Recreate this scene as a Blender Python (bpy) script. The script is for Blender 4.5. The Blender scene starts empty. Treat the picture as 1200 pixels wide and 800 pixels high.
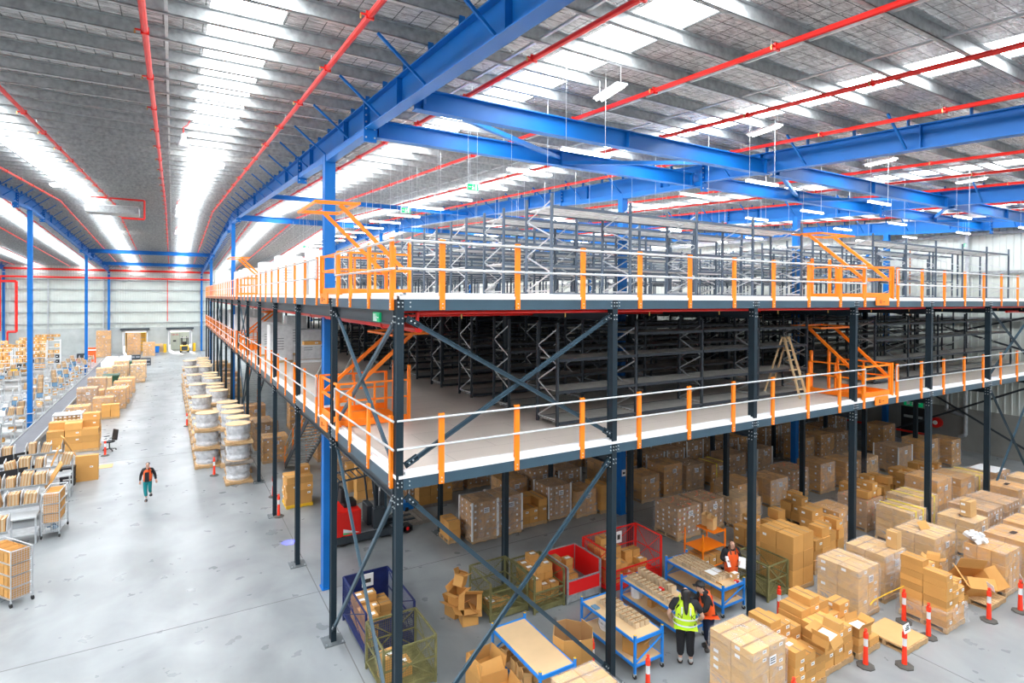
import bpy, bmesh, math, random
from mathutils import Vector, Matrix
R = math.radians
KIDS = {}
rnd = random.Random(7)
SC = bpy.context.scene
COL = SC.collection
ORD = ['first','second','third','fourth','fifth','sixth','seventh','eighth','ninth','tenth','eleventh','twelfth','thirteenth',
       'fourteenth','fifteenth','sixteenth','seventeenth','eighteenth','nineteenth','twentieth','twenty-first','twenty-second',
       'twenty-third','twenty-fourth','twenty-fifth','twenty-sixth','twenty-seventh','twenty-eighth','twenty-ninth','thirtieth',
       'thirty-first','thirty-second','thirty-third','thirty-fourth']

# ------------------------------------------------------------------ materials
MATS = {}
def mat(name, col, rough=.5, metal=0., noise=0., nscale=3., emit=0., bump=0., bscale=40., island=0., spec=.5):
    if name in MATS: return MATS[name]
    m = bpy.data.materials.new(name); m.use_nodes = True
    nt = m.node_tree; b = nt.nodes['Principled BSDF']; L = nt.links
    b.inputs['Base Color'].default_value = (*col, 1)
    b.inputs['Roughness'].default_value = rough
    b.inputs['Metallic'].default_value = metal
    b.inputs['Specular IOR Level'].default_value = spec
    src = None
    tc = nt.nodes.new('ShaderNodeTexCoord')
    if noise > 0:
        n = nt.nodes.new('ShaderNodeTexNoise'); n.inputs['Scale'].default_value = nscale; n.inputs['Detail'].default_value = 5
        L.new(tc.outputs['Object'], n.inputs['Vector'])
        mr = nt.nodes.new('ShaderNodeMapRange'); mr.inputs[1].default_value = .3; mr.inputs[2].default_value = .7
        mr.inputs[3].default_value = 1 - noise; mr.inputs[4].default_value = 1 + noise
        L.new(n.outputs['Fac'], mr.inputs[0])
        src = mr.outputs[0]
    if island > 0:
        g = nt.nodes.new('ShaderNodeNewGeometry'); oi = nt.nodes.new('ShaderNodeObjectInfo')
        ad = nt.nodes.new('ShaderNodeMath'); ad.operation = 'ADD'
        L.new(g.outputs['Random Per Island'], ad.inputs[0]); L.new(oi.outputs['Random'], ad.inputs[1])
        fr = nt.nodes.new('ShaderNodeMath'); fr.operation = 'FRACT'; L.new(ad.outputs[0], fr.inputs[0])
        mr2 = nt.nodes.new('ShaderNodeMapRange'); mr2.inputs[3].default_value = 1 - island; mr2.inputs[4].default_value = 1 + island * .6
        L.new(fr.outputs[0], mr2.inputs[0])
        if src:
            mu = nt.nodes.new('ShaderNodeMath'); mu.operation = 'MULTIPLY'; L.new(src, mu.inputs[0]); L.new(mr2.outputs[0], mu.inputs[1]); src = mu.outputs[0]
        else: src = mr2.outputs[0]
    if src:
        hs = nt.nodes.new('ShaderNodeHueSaturation'); hs.inputs['Color'].default_value = (*col, 1)
        L.new(src, hs.inputs['Value']); L.new(hs.outputs['Color'], b.inputs['Base Color'])
    if bump > 0:
        n2 = nt.nodes.new('ShaderNodeTexNoise'); n2.inputs['Scale'].default_value = bscale
        L.new(tc.outputs['Object'], n2.inputs['Vector'])
        bp = nt.nodes.new('ShaderNodeBump'); bp.inputs['Strength'].default_value = bump; bp.inputs['Distance'].default_value = .05
        L.new(n2.outputs['Fac'], bp.inputs['Height']); L.new(bp.outputs[0], b.inputs['Normal'])
    if emit > 0:
        b.inputs['Emission Color'].default_value = (*col, 1); b.inputs['Emission Strength'].default_value = emit
    MATS[name] = m
    return m

STEEL = mat('slate_steel', (.009, .021, .031), .5, .0, .12, 2, spec=.35)
BEAM = mat('slate_beam', (.036, .075, .106), .42, 0, .1, 2)
RACK = mat('rack_steel', (.085, .115, .155), .45, .1)
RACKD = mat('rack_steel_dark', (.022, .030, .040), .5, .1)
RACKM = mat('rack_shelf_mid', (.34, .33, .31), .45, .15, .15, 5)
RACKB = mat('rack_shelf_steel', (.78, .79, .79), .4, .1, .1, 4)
GALV = mat('galvanised_steel', (.58, .61, .63), .35, .6, .15, 6)
GALVM = mat('galvanised_dull', (.37, .39, .395), .5, .35, .22, 9)
WHITE = mat('white_flashing', (.82, .83, .84), .4)
ORANGE = mat('orange_paint', (1.0, .235, .006), .4)
ORANGED = mat('orange_logo', (.25, .05, .01), .5)
RED = mat('red_paint', (.80, .016, .010), .35)
BLUE = mat('blue_paint', (.002, .138, .47), .45, 0, .08, 1, spec=.35)
BLUEB = mat('bench_blue', (.012, .23, .74), .35)
BLUED = mat('stillage_blue', (.005, .016, .105), .5, 0, .3, 5)
OLIVE = mat('stillage_olive', (.20, .185, .075), .5, .2, .3, 6)
BLACK = mat('black', (.012, .012, .014), .5)
DARK = mat('charcoal', (.035, .045, .055), .45)
TYRE = mat('rubber', (.02, .02, .02), .8)
CARD = mat('cardboard', (.64, .325, .088), .75, 0, .05, 2, island=.22)
CARDL = mat('cardboard_pale', (.70, .43, .18), .75, 0, .05, 2, island=.16)
CARDR = mat('cardboard_brown', (.52, .29, .12), .7, 0, .1, 3, island=.2)
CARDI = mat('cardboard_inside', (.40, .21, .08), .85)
TAPE = mat('tape', (.42, .24, .10), .35)
SEAM = mat('carton_seam', (.16, .085, .035), .9)
LABEL = mat('label_white', (.88, .88, .88), .5)
INK = mat('label_ink', (.03, .03, .03), .6)
WOOD = mat('pallet_wood', (.52, .33, .16), .8, 0, .15, 8, island=.15)
WOODG = mat('pallet_wood_grey', (.27, .235, .20), .85, 0, .15, 8, island=.15)
PLY = mat('plywood', (.72, .50, .28), .55, 0, .07, 1.5)
YEL = mat('yellow_paint', (.85, .50, .02), .4)
SKIN = mat('skin', (.62, .36, .26), .55)
HAIR = mat('hair_black', (.015, .012, .012), .4)
HAIRB = mat('hair_brown', (.10, .05, .03), .45)
HIORANGE = mat('vest_orange', (1.0, .13, .02), .6)
HIYEL = mat('vest_yellow', (.62, .90, .03), .6)
STRAPY = mat('strap_yellow', (.95, .78, .02), .4)
BENCHG = mat('station_grey', (.46, .48, .49), .5, .1)
REFL = mat('reflective_tape', (.75, .76, .78), .3)
CLOTHK = mat('cloth_black', (.012, .012, .015), .85)
CLOTHN = mat('cloth_navy', (.015, .025, .06), .85)
CLOTHT = mat('cloth_teal', (.0, .22, .24), .8)
SOCK = mat('sock_grey', (.55, .55, .55), .8)
SHOE = mat('shoe_dark', (.05, .045, .04), .6)
GREEN = mat('exit_green', (.0, .45, .16), .4, emit=.3)
GREENB = mat('bin_green', (.02, .08, .04), .45)
BINBLUE = mat('bin_blue', (.0, .18, .65), .45)
RUBBISH = mat('plastic_white', (.78, .79, .80), .35, 0, .1, 6)
TUBE = mat('lamp_tube', (1., .97, .92), .5, emit=14.)
REDPAN = mat('red_panel', (.80, .012, .012), .4)
GREYP = mat('plastic_grey', (.30, .31, .33), .5)
COIL = mat('coil_wrap', (.52, .53, .55), .3, 0, .25, 5)
PALE = mat('small_box_pale', (.60, .46, .30), .8, 0, .05, 2, island=.15)
PAPER = mat('paper', (.85, .85, .86), .7)
DOCKY = mat('container_yellow', (.75, .42, .05), .5)
DOCKW = mat('container_cream', (.60, .63, .56), .5)
SCREEN = mat('screen_blue', (.15, .28, .42), .2)

def film_mat():
    m = bpy.data.materials.new('stretch_film'); m.use_nodes = True
    nt = m.node_tree; L = nt.links; N = nt.nodes
    b = N['Principled BSDF']; out = N['Material Output']
    b.inputs['Base Color'].default_value = (.80, .79, .80, 1); b.inputs['Roughness'].default_value = .22
    tr = N.new('ShaderNodeBsdfTransparent'); mx = N.new('ShaderNodeMixShader')
    tc = N.new('ShaderNodeTexCoord'); mp = N.new('ShaderNodeMapping'); mp.inputs['Scale'].default_value = (1.1, 1.1, 2.2); mp.inputs['Rotation'].default_value = (.5, .35, .2)
    n = N.new('ShaderNodeTexNoise'); n.inputs['Scale'].default_value = 1.5; n.inputs['Detail'].default_value = 3; n.inputs['Distortion'].default_value = 2.2
    L.new(tc.outputs['Object'], mp.inputs[0]); L.new(mp.outputs[0], n.inputs['Vector'])
    r = N.new('ShaderNodeMapRange'); r.inputs[1].default_value = .42; r.inputs[2].default_value = .72; r.inputs[3].default_value = .07; r.inputs[4].default_value = .36
    L.new(n.outputs['Fac'], r.inputs[0]); L.new(r.outputs[0], mx.inputs[0])
    L.new(tr.outputs[0], mx.inputs[1]); L.new(b.outputs[0], mx.inputs[2]); L.new(mx.outputs[0], out.inputs[0])
    bp = N.new('ShaderNodeBump'); bp.inputs['Strength'].default_value = .5; bp.inputs['Distance'].default_value = .03
    L.new(n.outputs['Fac'], bp.inputs['Height']); L.new(bp.outputs[0], b.inputs['Normal'])
    return m
FILM = film_mat(); MATS['stretch_film'] = FILM

def mesh_mat(name, col, sx, sz, wire=.16, metal=.2):
    """Open wire mesh: bars painted, holes transparent, in object space (uses x+y and z)."""
    m = bpy.data.materials.new(name); m.use_nodes = True
    nt = m.node_tree; L = nt.links; N = nt.nodes
    b = N['Principled BSDF']; out = N['Material Output']
    b.inputs['Base Color'].default_value = (*col, 1); b.inputs['Metallic'].default_value = metal; b.inputs['Roughness'].default_value = .5
    tc = N.new('ShaderNodeTexCoord'); sep = N.new('ShaderNodeSeparateXYZ'); L.new(tc.outputs['Object'], sep.inputs[0])
    def M(op, a, bb=None):
        q = N.new('ShaderNodeMath'); q.operation = op
        for i, v in enumerate((a, bb)):
            if v is None: continue
            if isinstance(v, (int, float)): q.inputs[i].default_value = v
            else: L.new(v, q.inputs[i])
        return q.outputs[0]
    u = M('ADD', sep.outputs[0], sep.outputs[1])
    a = M('LESS_THAN', M('FRACT', M('DIVIDE', u, sx)), wire)
    c = M('LESS_THAN', M('FRACT', M('DIVIDE', sep.outputs[2], sz)), wire)
    f = M('MAXIMUM', a, c)
    tr = N.new('ShaderNodeBsdfTransparent'); mx = N.new('ShaderNodeMixShader')
    L.new(f, mx.inputs[0]); L.new(tr.outputs[0], mx.inputs[1]); L.new(b.outputs[0], mx.inputs[2]); L.new(mx.outputs[0], out.inputs[0])
    MATS[name] = m
    return m
MESHG = mesh_mat('wire_mesh_galv', (.55, .57, .58), .06, .06, .14)
MESHO = mesh_mat('wire_mesh_olive', (.17, .155, .06), .05, .05, .13)
MESHR = mesh_mat('wire_mesh_red', (.75, .02, .02), .09, .05, .13)
MESHB = mesh_mat('wire_mesh_blue', (.02, .04, .18), .045, .045, .17)

# ------------------------------------------------------------------ mesh builder
class MB:
    def __init__(s): s.v = []; s.f = []; s.m = []; s.mats = []
    def mi(s, m):
        if m not in s.mats: s.mats.append(m)
        return s.mats.index(m)
    def face(s, pts, m):
        n = len(s.v); s.v += [tuple(p) for p in pts]; s.f.append(tuple(range(n, n + len(pts)))); s.m.append(s.mi(m))
    def hexa(s, c, m):
        n = len(s.v); s.v += [tuple(p) for p in c]; i = s.mi(m)
        for q in ((0, 3, 2, 1), (4, 5, 6, 7), (0, 1, 5, 4), (1, 2, 6, 5), (2, 3, 7, 6), (3, 0, 4, 7)):
            s.f.append(tuple(n + k for k in q)); s.m.append(i)
    def box(s, x0, x1, y0, y1, z0, z1, m):
        s.hexa(((x0, y0, z0), (x1, y0, z0), (x1, y1, z0), (x0, y1, z0), (x0, y0, z1), (x1, y0, z1), (x1, y1, z1), (x0, y1, z1)), m)
    def bar(s, p, q, w, h, m, up=(0, 0, 1)):
        p = Vector(p); q = Vector(q); d = (q - p)
        if d.length < 1e-6: return
        d.normalize(); u = Vector(up)
        if abs(d.dot(u)) > .98: u = Vector((0, 1, 0))
        a = d.cross(u).normalized(); b = a.cross(d).normalized()
        a *= w / 2; b *= h / 2
        s.hexa((p - a - b, p + a - b, q + a - b, q - a - b, p - a + b, p + a + b, q + a + b, q - a + b), m)
    def tube(s, p, q, r, m, n=8, r2=None, cap=True):
        p = Vector(p); q = Vector(q); d = (q - p).normalized(); u = Vector((0, 0, 1))
        if abs(d.dot(u)) > .98: u = Vector((0, 1, 0))
        a = d.cross(u).normalized(); b = a.cross(d).normalized(); r2 = r if r2 is None else r2
        k = len(s.v); i = s.mi(m)
        for c, rr in ((p, r), (q, r2)):
            for t in range(n):
                an = 2 * math.pi * t / n
                s.v.append(tuple(c + a * rr * math.cos(an) + b * rr * math.sin(an)))
        for t in range(n):
            t2 = (t + 1) % n
            s.f.append((k + t, k + n + t, k + n + t2, k + t2)); s.m.append(i)
        if cap:
            s.f.append(tuple(range(k, k + n))); s.m.append(i)
            s.f.append(tuple(range(k + 2 * n - 1, k + n - 1, -1))); s.m.append(i)
    def path(s, pts, r, m, n=8):
        for a, b in zip(pts[:-1], pts[1:]): s.tube(a, b, r, m, n)
    def ibeam(s, p, q, w, h, m, t=.02):
        """I section along p-q, p/q at the centre of the section."""
        p = Vector(p); q = Vector(q); up = Vector((0, 0, 1)) * (h / 2 - t / 2)
        s.bar(p + up, q + up, w, t, m); s.bar(p - up, q - up, w, t, m); s.bar(p, q, t, h - 2 * t, m)
    def lathe(s, prof, m, n=16, c=(0, 0, 0)):
        k = len(s.v); i = s.mi(m)
        for r, z in prof:
            for t in range(n):
                an = 2 * math.pi * t / n; s.v.append((c[0] + r * math.cos(an), c[1] + r * math.sin(an), c[2] + z))
        for j in range(len(prof) - 1):
            for t in range(n):
                t2 = (t + 1) % n
                s.f.append((k + j * n + t, k + j * n + t2, k + (j + 1) * n + t2, k + (j + 1) * n + t)); s.m.append(i)
        s.f.append(tuple(range(k + n - 1, k - 1, -1))); s.m.append(i)
        s.f.append(tuple(range(k + (len(prof) - 1) * n, k + len(prof) * n))); s.m.append(i)
    def mesh(s, name):
        me = bpy.data.meshes.new(name); me.from_pydata(s.v, [], s.f)
        for m in s.mats: me.materials.append(m)
        me.polygons.foreach_set('material_index', s.m); me.update()
        return me
    def build(s, name, parent=None, loc=None):
        return put(name, s.mesh(name), parent, loc)

def put(name, me, parent=None, loc=None, rz=0.):
    o = bpy.data.objects.new(name, me); COL.objects.link(o)
    if parent is not None: o.parent = parent; KIDS.setdefault(parent.name, []).append(o)
    if loc is not None: o.location = loc
    if rz: o.rotation_euler = (0, 0, rz)
    return o
SEEN = {}
def tag(o, label=None, cat=None, group=None, kind=None):
    if label: o['label'] = label; SEEN.setdefault(label, []).append(o.name)
    if cat: o['category'] = cat
    if group: o['group'] = group
    if kind: o['kind'] = kind
    return o
def thing(name, label, cat, loc=(0, 0, 0), rz=0., group=None):
    o = bpy.data.objects.new(name, None); COL.objects.link(o); o.location = loc; o.rotation_euler = (0, 0, rz)
    o.empty_display_size = .1
    return tag(o, label, cat, group)
def kids(o): return KIDS.get(o.name, [])
def dup(root, loc=None, rz=None, label=None, group=None):
    r = root.copy(); COL.objects.link(r)
    if loc is not None: r.location = loc
    if rz is not None: r.rotation_euler = (0, 0, rz)
    if label: r['label'] = label
    if group: r['group'] = group
    if label: SEEN.setdefault(label, []).append(r.name)
    for ch in kids(root):
        c = ch.copy(); COL.objects.link(c); c.parent = r; KIDS.setdefault(r.name, []).append(c)
        for g in kids(ch):
            d = g.copy(); COL.objects.link(d); d.parent = c; KIDS.setdefault(c.name, []).append(d)
    return r
def struct(name, mb, parent=None):
    o = mb.build(name, parent)
    if parent is None: o['kind'] = 'structure'
    return o
def txt(name, body, size, m, parent, loc, rot, ext=.002, align='CENTER'):
    cu = bpy.data.curves.new(name, 'FONT'); cu.body = body; cu.size = size; cu.extrude = ext; cu.align_x = align; cu.align_y = 'CENTER'
    cu.resolution_u = 2
    tmp = bpy.data.objects.new(name + '_curve', cu); COL.objects.link(tmp)
    dg = bpy.context.evaluated_depsgraph_get(); me = bpy.data.meshes.new_from_object(tmp.evaluated_get(dg))
    bpy.data.objects.remove(tmp); bpy.data.curves.remove(cu)
    me.materials.clear(); me.materials.append(m)
    o = put(name, me, parent, loc); o.rotation_euler = rot
    return o
# ------------------------------------------------------------------ the building
A, B = 4.789, 4.592           # mezzanine bays along the front and along the aisle
ZU, ZL, HB = 8.36, 5.24, .20  # tops of the edge beams, their height
Y_RIDGE, Y_FAR, X_WALL = 37.2, 90., 34.6
def rb(y):                    # underside of the rafters
    return 12.43 + .05 * (y - 7.3) if y <= Y_RIDGE else 12.43 + .05 * (Y_RIDGE - 7.3) - .042 * (y - Y_RIDGE)

def floor_mat():
    m = bpy.data.materials.new('polished_concrete'); m.use_nodes = True
    nt = m.node_tree; L = nt.links; N = nt.nodes; b = N['Principled BSDF']
    tc = N.new('ShaderNodeTexCoord')
    def noise(s, d, dist=0, sc=None):
        n = N.new('ShaderNodeTexNoise'); n.inputs['Scale'].default_value = s; n.inputs['Detail'].default_value = d; n.inputs['Distortion'].default_value = dist
        if sc:
            mp = N.new('ShaderNodeMapping'); mp.inputs['Scale'].default_value = sc; L.new(tc.outputs['Object'], mp.inputs[0]); L.new(mp.outputs[0], n.inputs['Vector'])
        else: L.new(tc.outputs['Object'], n.inputs['Vector'])
        return n.outputs['Fac']
    r = N.new('ShaderNodeValToRGB'); e = r.color_ramp.elements
    e[0].position = .25; e[0].color = (.175, .19, .197, 1); e[1].position = .72; e[1].color = (.33, .35, .358, 1)
    L.new(noise(.45, 8, .6), r.inputs[0])
    r2 = N.new('ShaderNodeValToRGB'); e = r2.color_ramp.elements
    e[0].position = .22; e[0].color = (.66, .66, .66, 1); e[1].position = .55; e[1].color = (1, 1, 1, 1)
    L.new(noise(1.0, 4, .35, (1, .5, 1)), r2.inputs[0])
    mx = N.new('ShaderNodeMixRGB'); mx.blend_type = 'MULTIPLY'; mx.inputs[0].default_value = .55
    L.new(r.outputs[0], mx.inputs[1]); L.new(r2.outputs[0], mx.inputs[2]); L.new(mx.outputs[0], b.inputs['Base Color'])
    rr = N.new('ShaderNodeMapRange'); rr.inputs[3].default_value = .20; rr.inputs[4].default_value = .42
    L.new(noise(1.6, 3), rr.inputs[0]); L.new(rr.outputs[0], b.inputs['Roughness'])
    return m
FLOOR = floor_mat()
mb = MB(); mb.box(-50, 40, -20, Y_FAR + .3, -.2, 0, FLOOR); mb.box(-12, 4, Y_FAR + .3, Y_FAR + 14, -.2, -.005, FLOOR)
struct('floor', mb)
JOINT = mat('joint', (.16, .16, .16), .9)
mb = MB()
for y in (7.15, 25.5, 44., 62., 80.): mb.box(-50, 34, y - .012, y + .012, 0, .003, JOINT)
for y in (-7.,): mb.box(-50, 34, y - .012, y + .012, 0, .003, JOINT)
for x in (-26, -13, .15, 11.66, 22.9): mb.box(x - .012, x + .012, -20, 89.5, 0, .003, JOINT)
struct('trim_1', mb)

CLAD = mat('wall_cladding', (.60, .64, .60), .45, 0, .04, .7)
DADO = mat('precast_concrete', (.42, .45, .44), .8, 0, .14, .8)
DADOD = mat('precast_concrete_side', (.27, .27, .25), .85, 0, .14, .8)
def clad(mb, p0, p1, z0, z1, m, nrm, pitch=.3, dep=.045):
    """Ribbed sheet between two floor points, ribs standing out along nrm."""
    p0 = Vector(p0); p1 = Vector(p1); nrm = Vector(nrm); d = p1 - p0; n = max(1, int(d.length / pitch)); d /= n
    prof = []
    for i in range(n):
        a = p0 + d * i
        prof += [a, a + d * .72, a + d * .78 + nrm * dep, a + d * .94 + nrm * dep]
    prof.append(p1)
    k = len(mb.v); i = mb.mi(m)
    for z in (z0, z1):
        mb.v += [(q.x, q.y, z) for q in prof]
    c = len(prof)
    for j in range(c - 1):
        mb.f.append((k + j, k + j + 1, k + c + j + 1, k + c + j)); mb.m.append(i)
# far wall with its two dock openings
DOORS = ((-9.5, -6.65), (-3.85, -.95))
mb = MB()
clad(mb, (-50, Y_FAR, 0), (36, Y_FAR, 0), 3.7, 12.5, CLAD, (0, -1, 0))
xs = [-50, DOORS[0][0], DOORS[0][1], DOORS[1][0], DOORS[1][1], 36]
for i in (0, 2, 4): mb.box(xs[i], xs[i + 1], Y_FAR - .05, Y_FAR + .2, 0, 3.75, DADO)
for a, b in DOORS: mb.box(a, b, Y_FAR - .05, Y_FAR + .2, 3.3, 3.75, DADO)
wall_far = struct('wall_far', mb)
mb = MB()
for z in (4.4, 6., 7.6, 9.2, 10.5): mb.bar((-50, Y_FAR - .12, z), (36, Y_FAR - .12, z), .12, .09, GALVM)
mb.build('girt', wall_far)
for i, (a, b) in enumerate(DOORS):
    mb = MB(); mb.box(a - .12, a + .02, Y_FAR - .12, Y_FAR - .02, 0, 3.35, WHITE); mb.box(b - .02, b + .12, Y_FAR - .12, Y_FAR - .02, 0, 3.35, WHITE)
    mb.box(a - .12, b + .12, Y_FAR - .12, Y_FAR - .02, 3.1, 3.35, WHITE); mb.box(a - .35, b + .35, Y_FAR - .5, Y_FAR - .06, 3.38, 3.62, DARK)
    d = struct('door_%d' % (i + 1), mb)
mb = MB()
clad(mb, (X_WALL, -6, 0), (X_WALL, Y_FAR, 0), 2.3, 14.4, CLAD, (-1, 0, 0))
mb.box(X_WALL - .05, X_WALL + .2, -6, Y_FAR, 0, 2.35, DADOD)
wall_side = struct('wall_side', mb)
mb = MB()
for z in (4.6, 7.4, 9.9, 12.0): mb.bar((X_WALL - .13, -6, z), (X_WALL - .13, Y_FAR, z), .14, .16, GALVM)
mb.bar((X_WALL - .3, -6, 12.95), (X_WALL - .3, Y_FAR, 12.95), .4, .5, GALV)
mb.build('girt', wall_side)
# the side fire door, its sign and the pipes
mb = MB(); mb.box(X_WALL - .09, X_WALL - .02, 6.6, 7.9, 0, 2.0, BLACK); mb.box(X_WALL - .11, X_WALL - .08, 6.75, 7.75, 1.35, 1.5, DADO)
struct('door_3', mb)
def exit_sign(name, label, loc, along_x, w=.36, h=.2, double=False, wires=0.):
    t = thing(name, label, 'sign', loc)
    m = MB(); k = .025
    def q(u0, u1, v0, v1, mm, e=0.):
        if along_x: m.box(u0, u1, -k - e, k + e, v0, v1, mm)
        else: m.box(-k - e, k + e, u0, u1, v0, v1, mm)
    q(-w / 2, w / 2, 0, h, LABEL if wires else GREEN); m.build('housing', t)
    m = MB()
    G, Wt = (GREEN, LABEL)
    def q2(u0, u1, v0, v1, mm):
        if along_x: m.box(u0, u1, -k - .006, -k - .001, v0, v1, mm)
        else: m.box(-k - .006, -k - .001, u0, u1, v0, v1, mm)
    q2(-w * .47, w * .47, h * .06, h * .94, G)
    m.build('face', t)
    m = MB(); k += .006
    # running figure, doorway and arrow
    q2(-w * .06, w * .03, h * .35, h * .7, Wt); q2(-w * .04, w * .01, h * .74, h * .86, Wt); q2(-w * .14, -w * .06, h * .5, h * .58, Wt)
    q2(w * .02, w * .1, h * .42, h * .5, Wt); q2(-w * .12, -w * .04, h * .14, h * .36, Wt); q2(w * .0, w * .08, h * .14, h * .36, Wt)
    q2(w * .16, w * .34, h * .14, h * .86, Wt)
    q2(-w * .4, -w * .2, h * .45, h * .56, Wt)
    m.build('pictogram', t)
    if wires:
        for s in (-w * .4, w * .4):
            m = MB(); m.tube((s if along_x else 0, 0 if along_x else s, h), (s if along_x else 0, 0 if along_x else s, wires), .006, GALV, 5); m.build('hanging_wire', t)
    return t
exit_sign('exit_sign', 'green running-man exit sign above the black fire door', (X_WALL - .2, 7.2, 2.08), False, 1.0, .42)
# downpipe and its bend, hose reel, red pipe
mb = MB(); mb.path([(X_WALL - .2, 4.6, 12.6), (X_WALL - .2, 4.6, .9), (X_WALL - .2, 4.9, .75)], .1, GALV, 10)
mb.path([(X_WALL - .2, 5.5, 4.0), (X_WALL - .2, 5.5, 2.15), (X_WALL - .2, 4.7, 1.95)], .09, GALV, 10)
tag(mb.build('downpipe'), 'galvanised downpipe with a side branch on the concrete side wall', 'pipe')
mb = MB(); mb.tube((X_WALL - .35, 6.0, 1.35), (X_WALL - .1, 6.0, 1.35), .3, RED, 20); mb.tube((X_WALL - .38, 6.0, 1.35), (X_WALL - .34, 6.0, 1.35), .12, LABEL, 12)
tag(mb.build('hose_reel'), 'round red fire hose reel on the side wall beside the fire door', 'hose reel')
mb = MB(); mb.path([(X_WALL - .3, 7.4, 9.6 + 2), (X_WALL - .3, 7.4, 2.4)], .04, mat('copper', (.5, .22, .12), .4, .5), 8)
tag(mb.build('riser_pipe'), 'thin copper-coloured riser pipe running down the clad side wall', 'pipe')
mb = MB(); mb.bar((X_WALL - 2.2, 4.6, .95), (X_WALL - 2.2, 14, .95), .06, .1, RED)
for y in (4.7, 9, 13.8): mb.bar((X_WALL - 2.2, y, 0), (X_WALL - 2.2, y, .95), .06, .06, RED)
tag(mb.build('barrier_rail'), 'low red barrier rail standing in front of the fire door', 'barrier')
# fire pipes on the far wall
mb = MB()
mb.path([(-50, Y_FAR - .6, 11.95), (1.6, Y_FAR - .6, 11.95)], .15, RED, 10); mb.path([(-50, Y_FAR - .5, 10.85), (1.6, Y_FAR - .5, 10.85)], .13, RED, 10)
tag(mb.build('fire_main'), 'pair of thick red fire mains running high along the far wall', 'pipe')
mb = MB(); mb.tube((-50, Y_FAR - .5, 11.45), (1.6, Y_FAR - .5, 11.45), .07, GALV, 8)
tag(mb.build('conduit_pipe'), 'thin grey conduit between the two red mains on the far wall', 'pipe')
mb = MB(); mb.path([(-22.95, Y_FAR - .9, 10.85), (-22.95, Y_FAR - .9, 3.6)], .2, RED, 10); mb.path([(-23.1, Y_FAR - 1.0, 10.2), (-21.2, Y_FAR - 1.0, 10.2), (-21.2, Y_FAR - 1.0, 3.5), (-22.1, Y_FAR - 1.0, 3.5)], .16, RED, 10); mb.tube((-22.1, Y_FAR - 1., 3.5), (-22.1, Y_FAR - 1., 0), .1, RED, 8)
tag(mb.build('fire_riser'), 'looped thick red fire riser on the far wall beside a blue column', 'pipe')
mb = MB(); mb.tube((-4.05, Y_FAR - .4, 10.8), (-4.05, Y_FAR - .4, 4.6), .05, RED, 8)
tag(mb.build('drop_pipe'), 'thin red drop pipe coming down the far wall between the dock doors', 'pipe')
for x, l in ((-18.0, 'white downpipe on the far wall behind the storage shelves'), (-11.8, 'white downpipe on the far wall beside the first dock door')):
    mb = MB(); mb.tube((x, Y_FAR - .25, 0), (x, Y_FAR - .25, 11.5), .09, GALV, 8)
    tag(mb.build('downpipe'), l, 'pipe')

# blue steel columns
def column(x, y, ztop, label, w=.30, group='blue building columns'):
    t = thing('steel_column', label, 'column', (x, y, 0), group=group); t['kind'] = 'structure'
    mb = MB(); mb.box(-w / 2, w / 2, -w / 2, -w / 2 + .02, .03, ztop, BLUE); mb.box(-w / 2, w / 2, w / 2 - .02, w / 2, .03, ztop, BLUE)
    mb.box(-w / 2 + .005, w / 2 - .005, -w / 2 + .02, w / 2 - .02, .03, ztop, BLUE)
    mb.build('shaft', t)
    mb = MB(); mb.box(-w * .62, w * .62, -w * .62, w * .62, 0, .03, BLUE); mb.build('base_plate', t)
XR = [-22.6, -11.2, .42, 11.6, 22.85, 33.9]
names = {-22.6: 'beyond the storage shelves', -11.2: 'standing among the packing benches', .42: 'along the mezzanine edge row', 11.6: 'inside the mezzanine, first inner row', 22.85: 'inside the mezzanine, second inner row', 33.9: 'against the side wall'}
for x in XR:
    for j, y in enumerate((7.3, 37.2, 64.8, 89.6)):
        if x < -1 and y < 30: continue
        yy = 8.5 if (x > 33 and y < 10) else y
        column(x, yy, rb(y) + .02, 'blue steel column %s, %s from the camera end' % (names[x], ORD[j]), .26 if x < .5 and y > 30 or x > 1 else .30)
mb = MB(); mb.bar((X_WALL - .5, 8.6, 12.2), (X_WALL - .5, 14.8, 6.4), .12, .12, BLUE); mb.bar((X_WALL - .5, 14.6, 12.2), (X_WALL - .5, 8.8, 6.4), .1, .1, BLUE)
tag(mb.build('wind_brace'), 'diagonal blue wind bracing beside the column at the side wall', 'brace')

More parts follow.
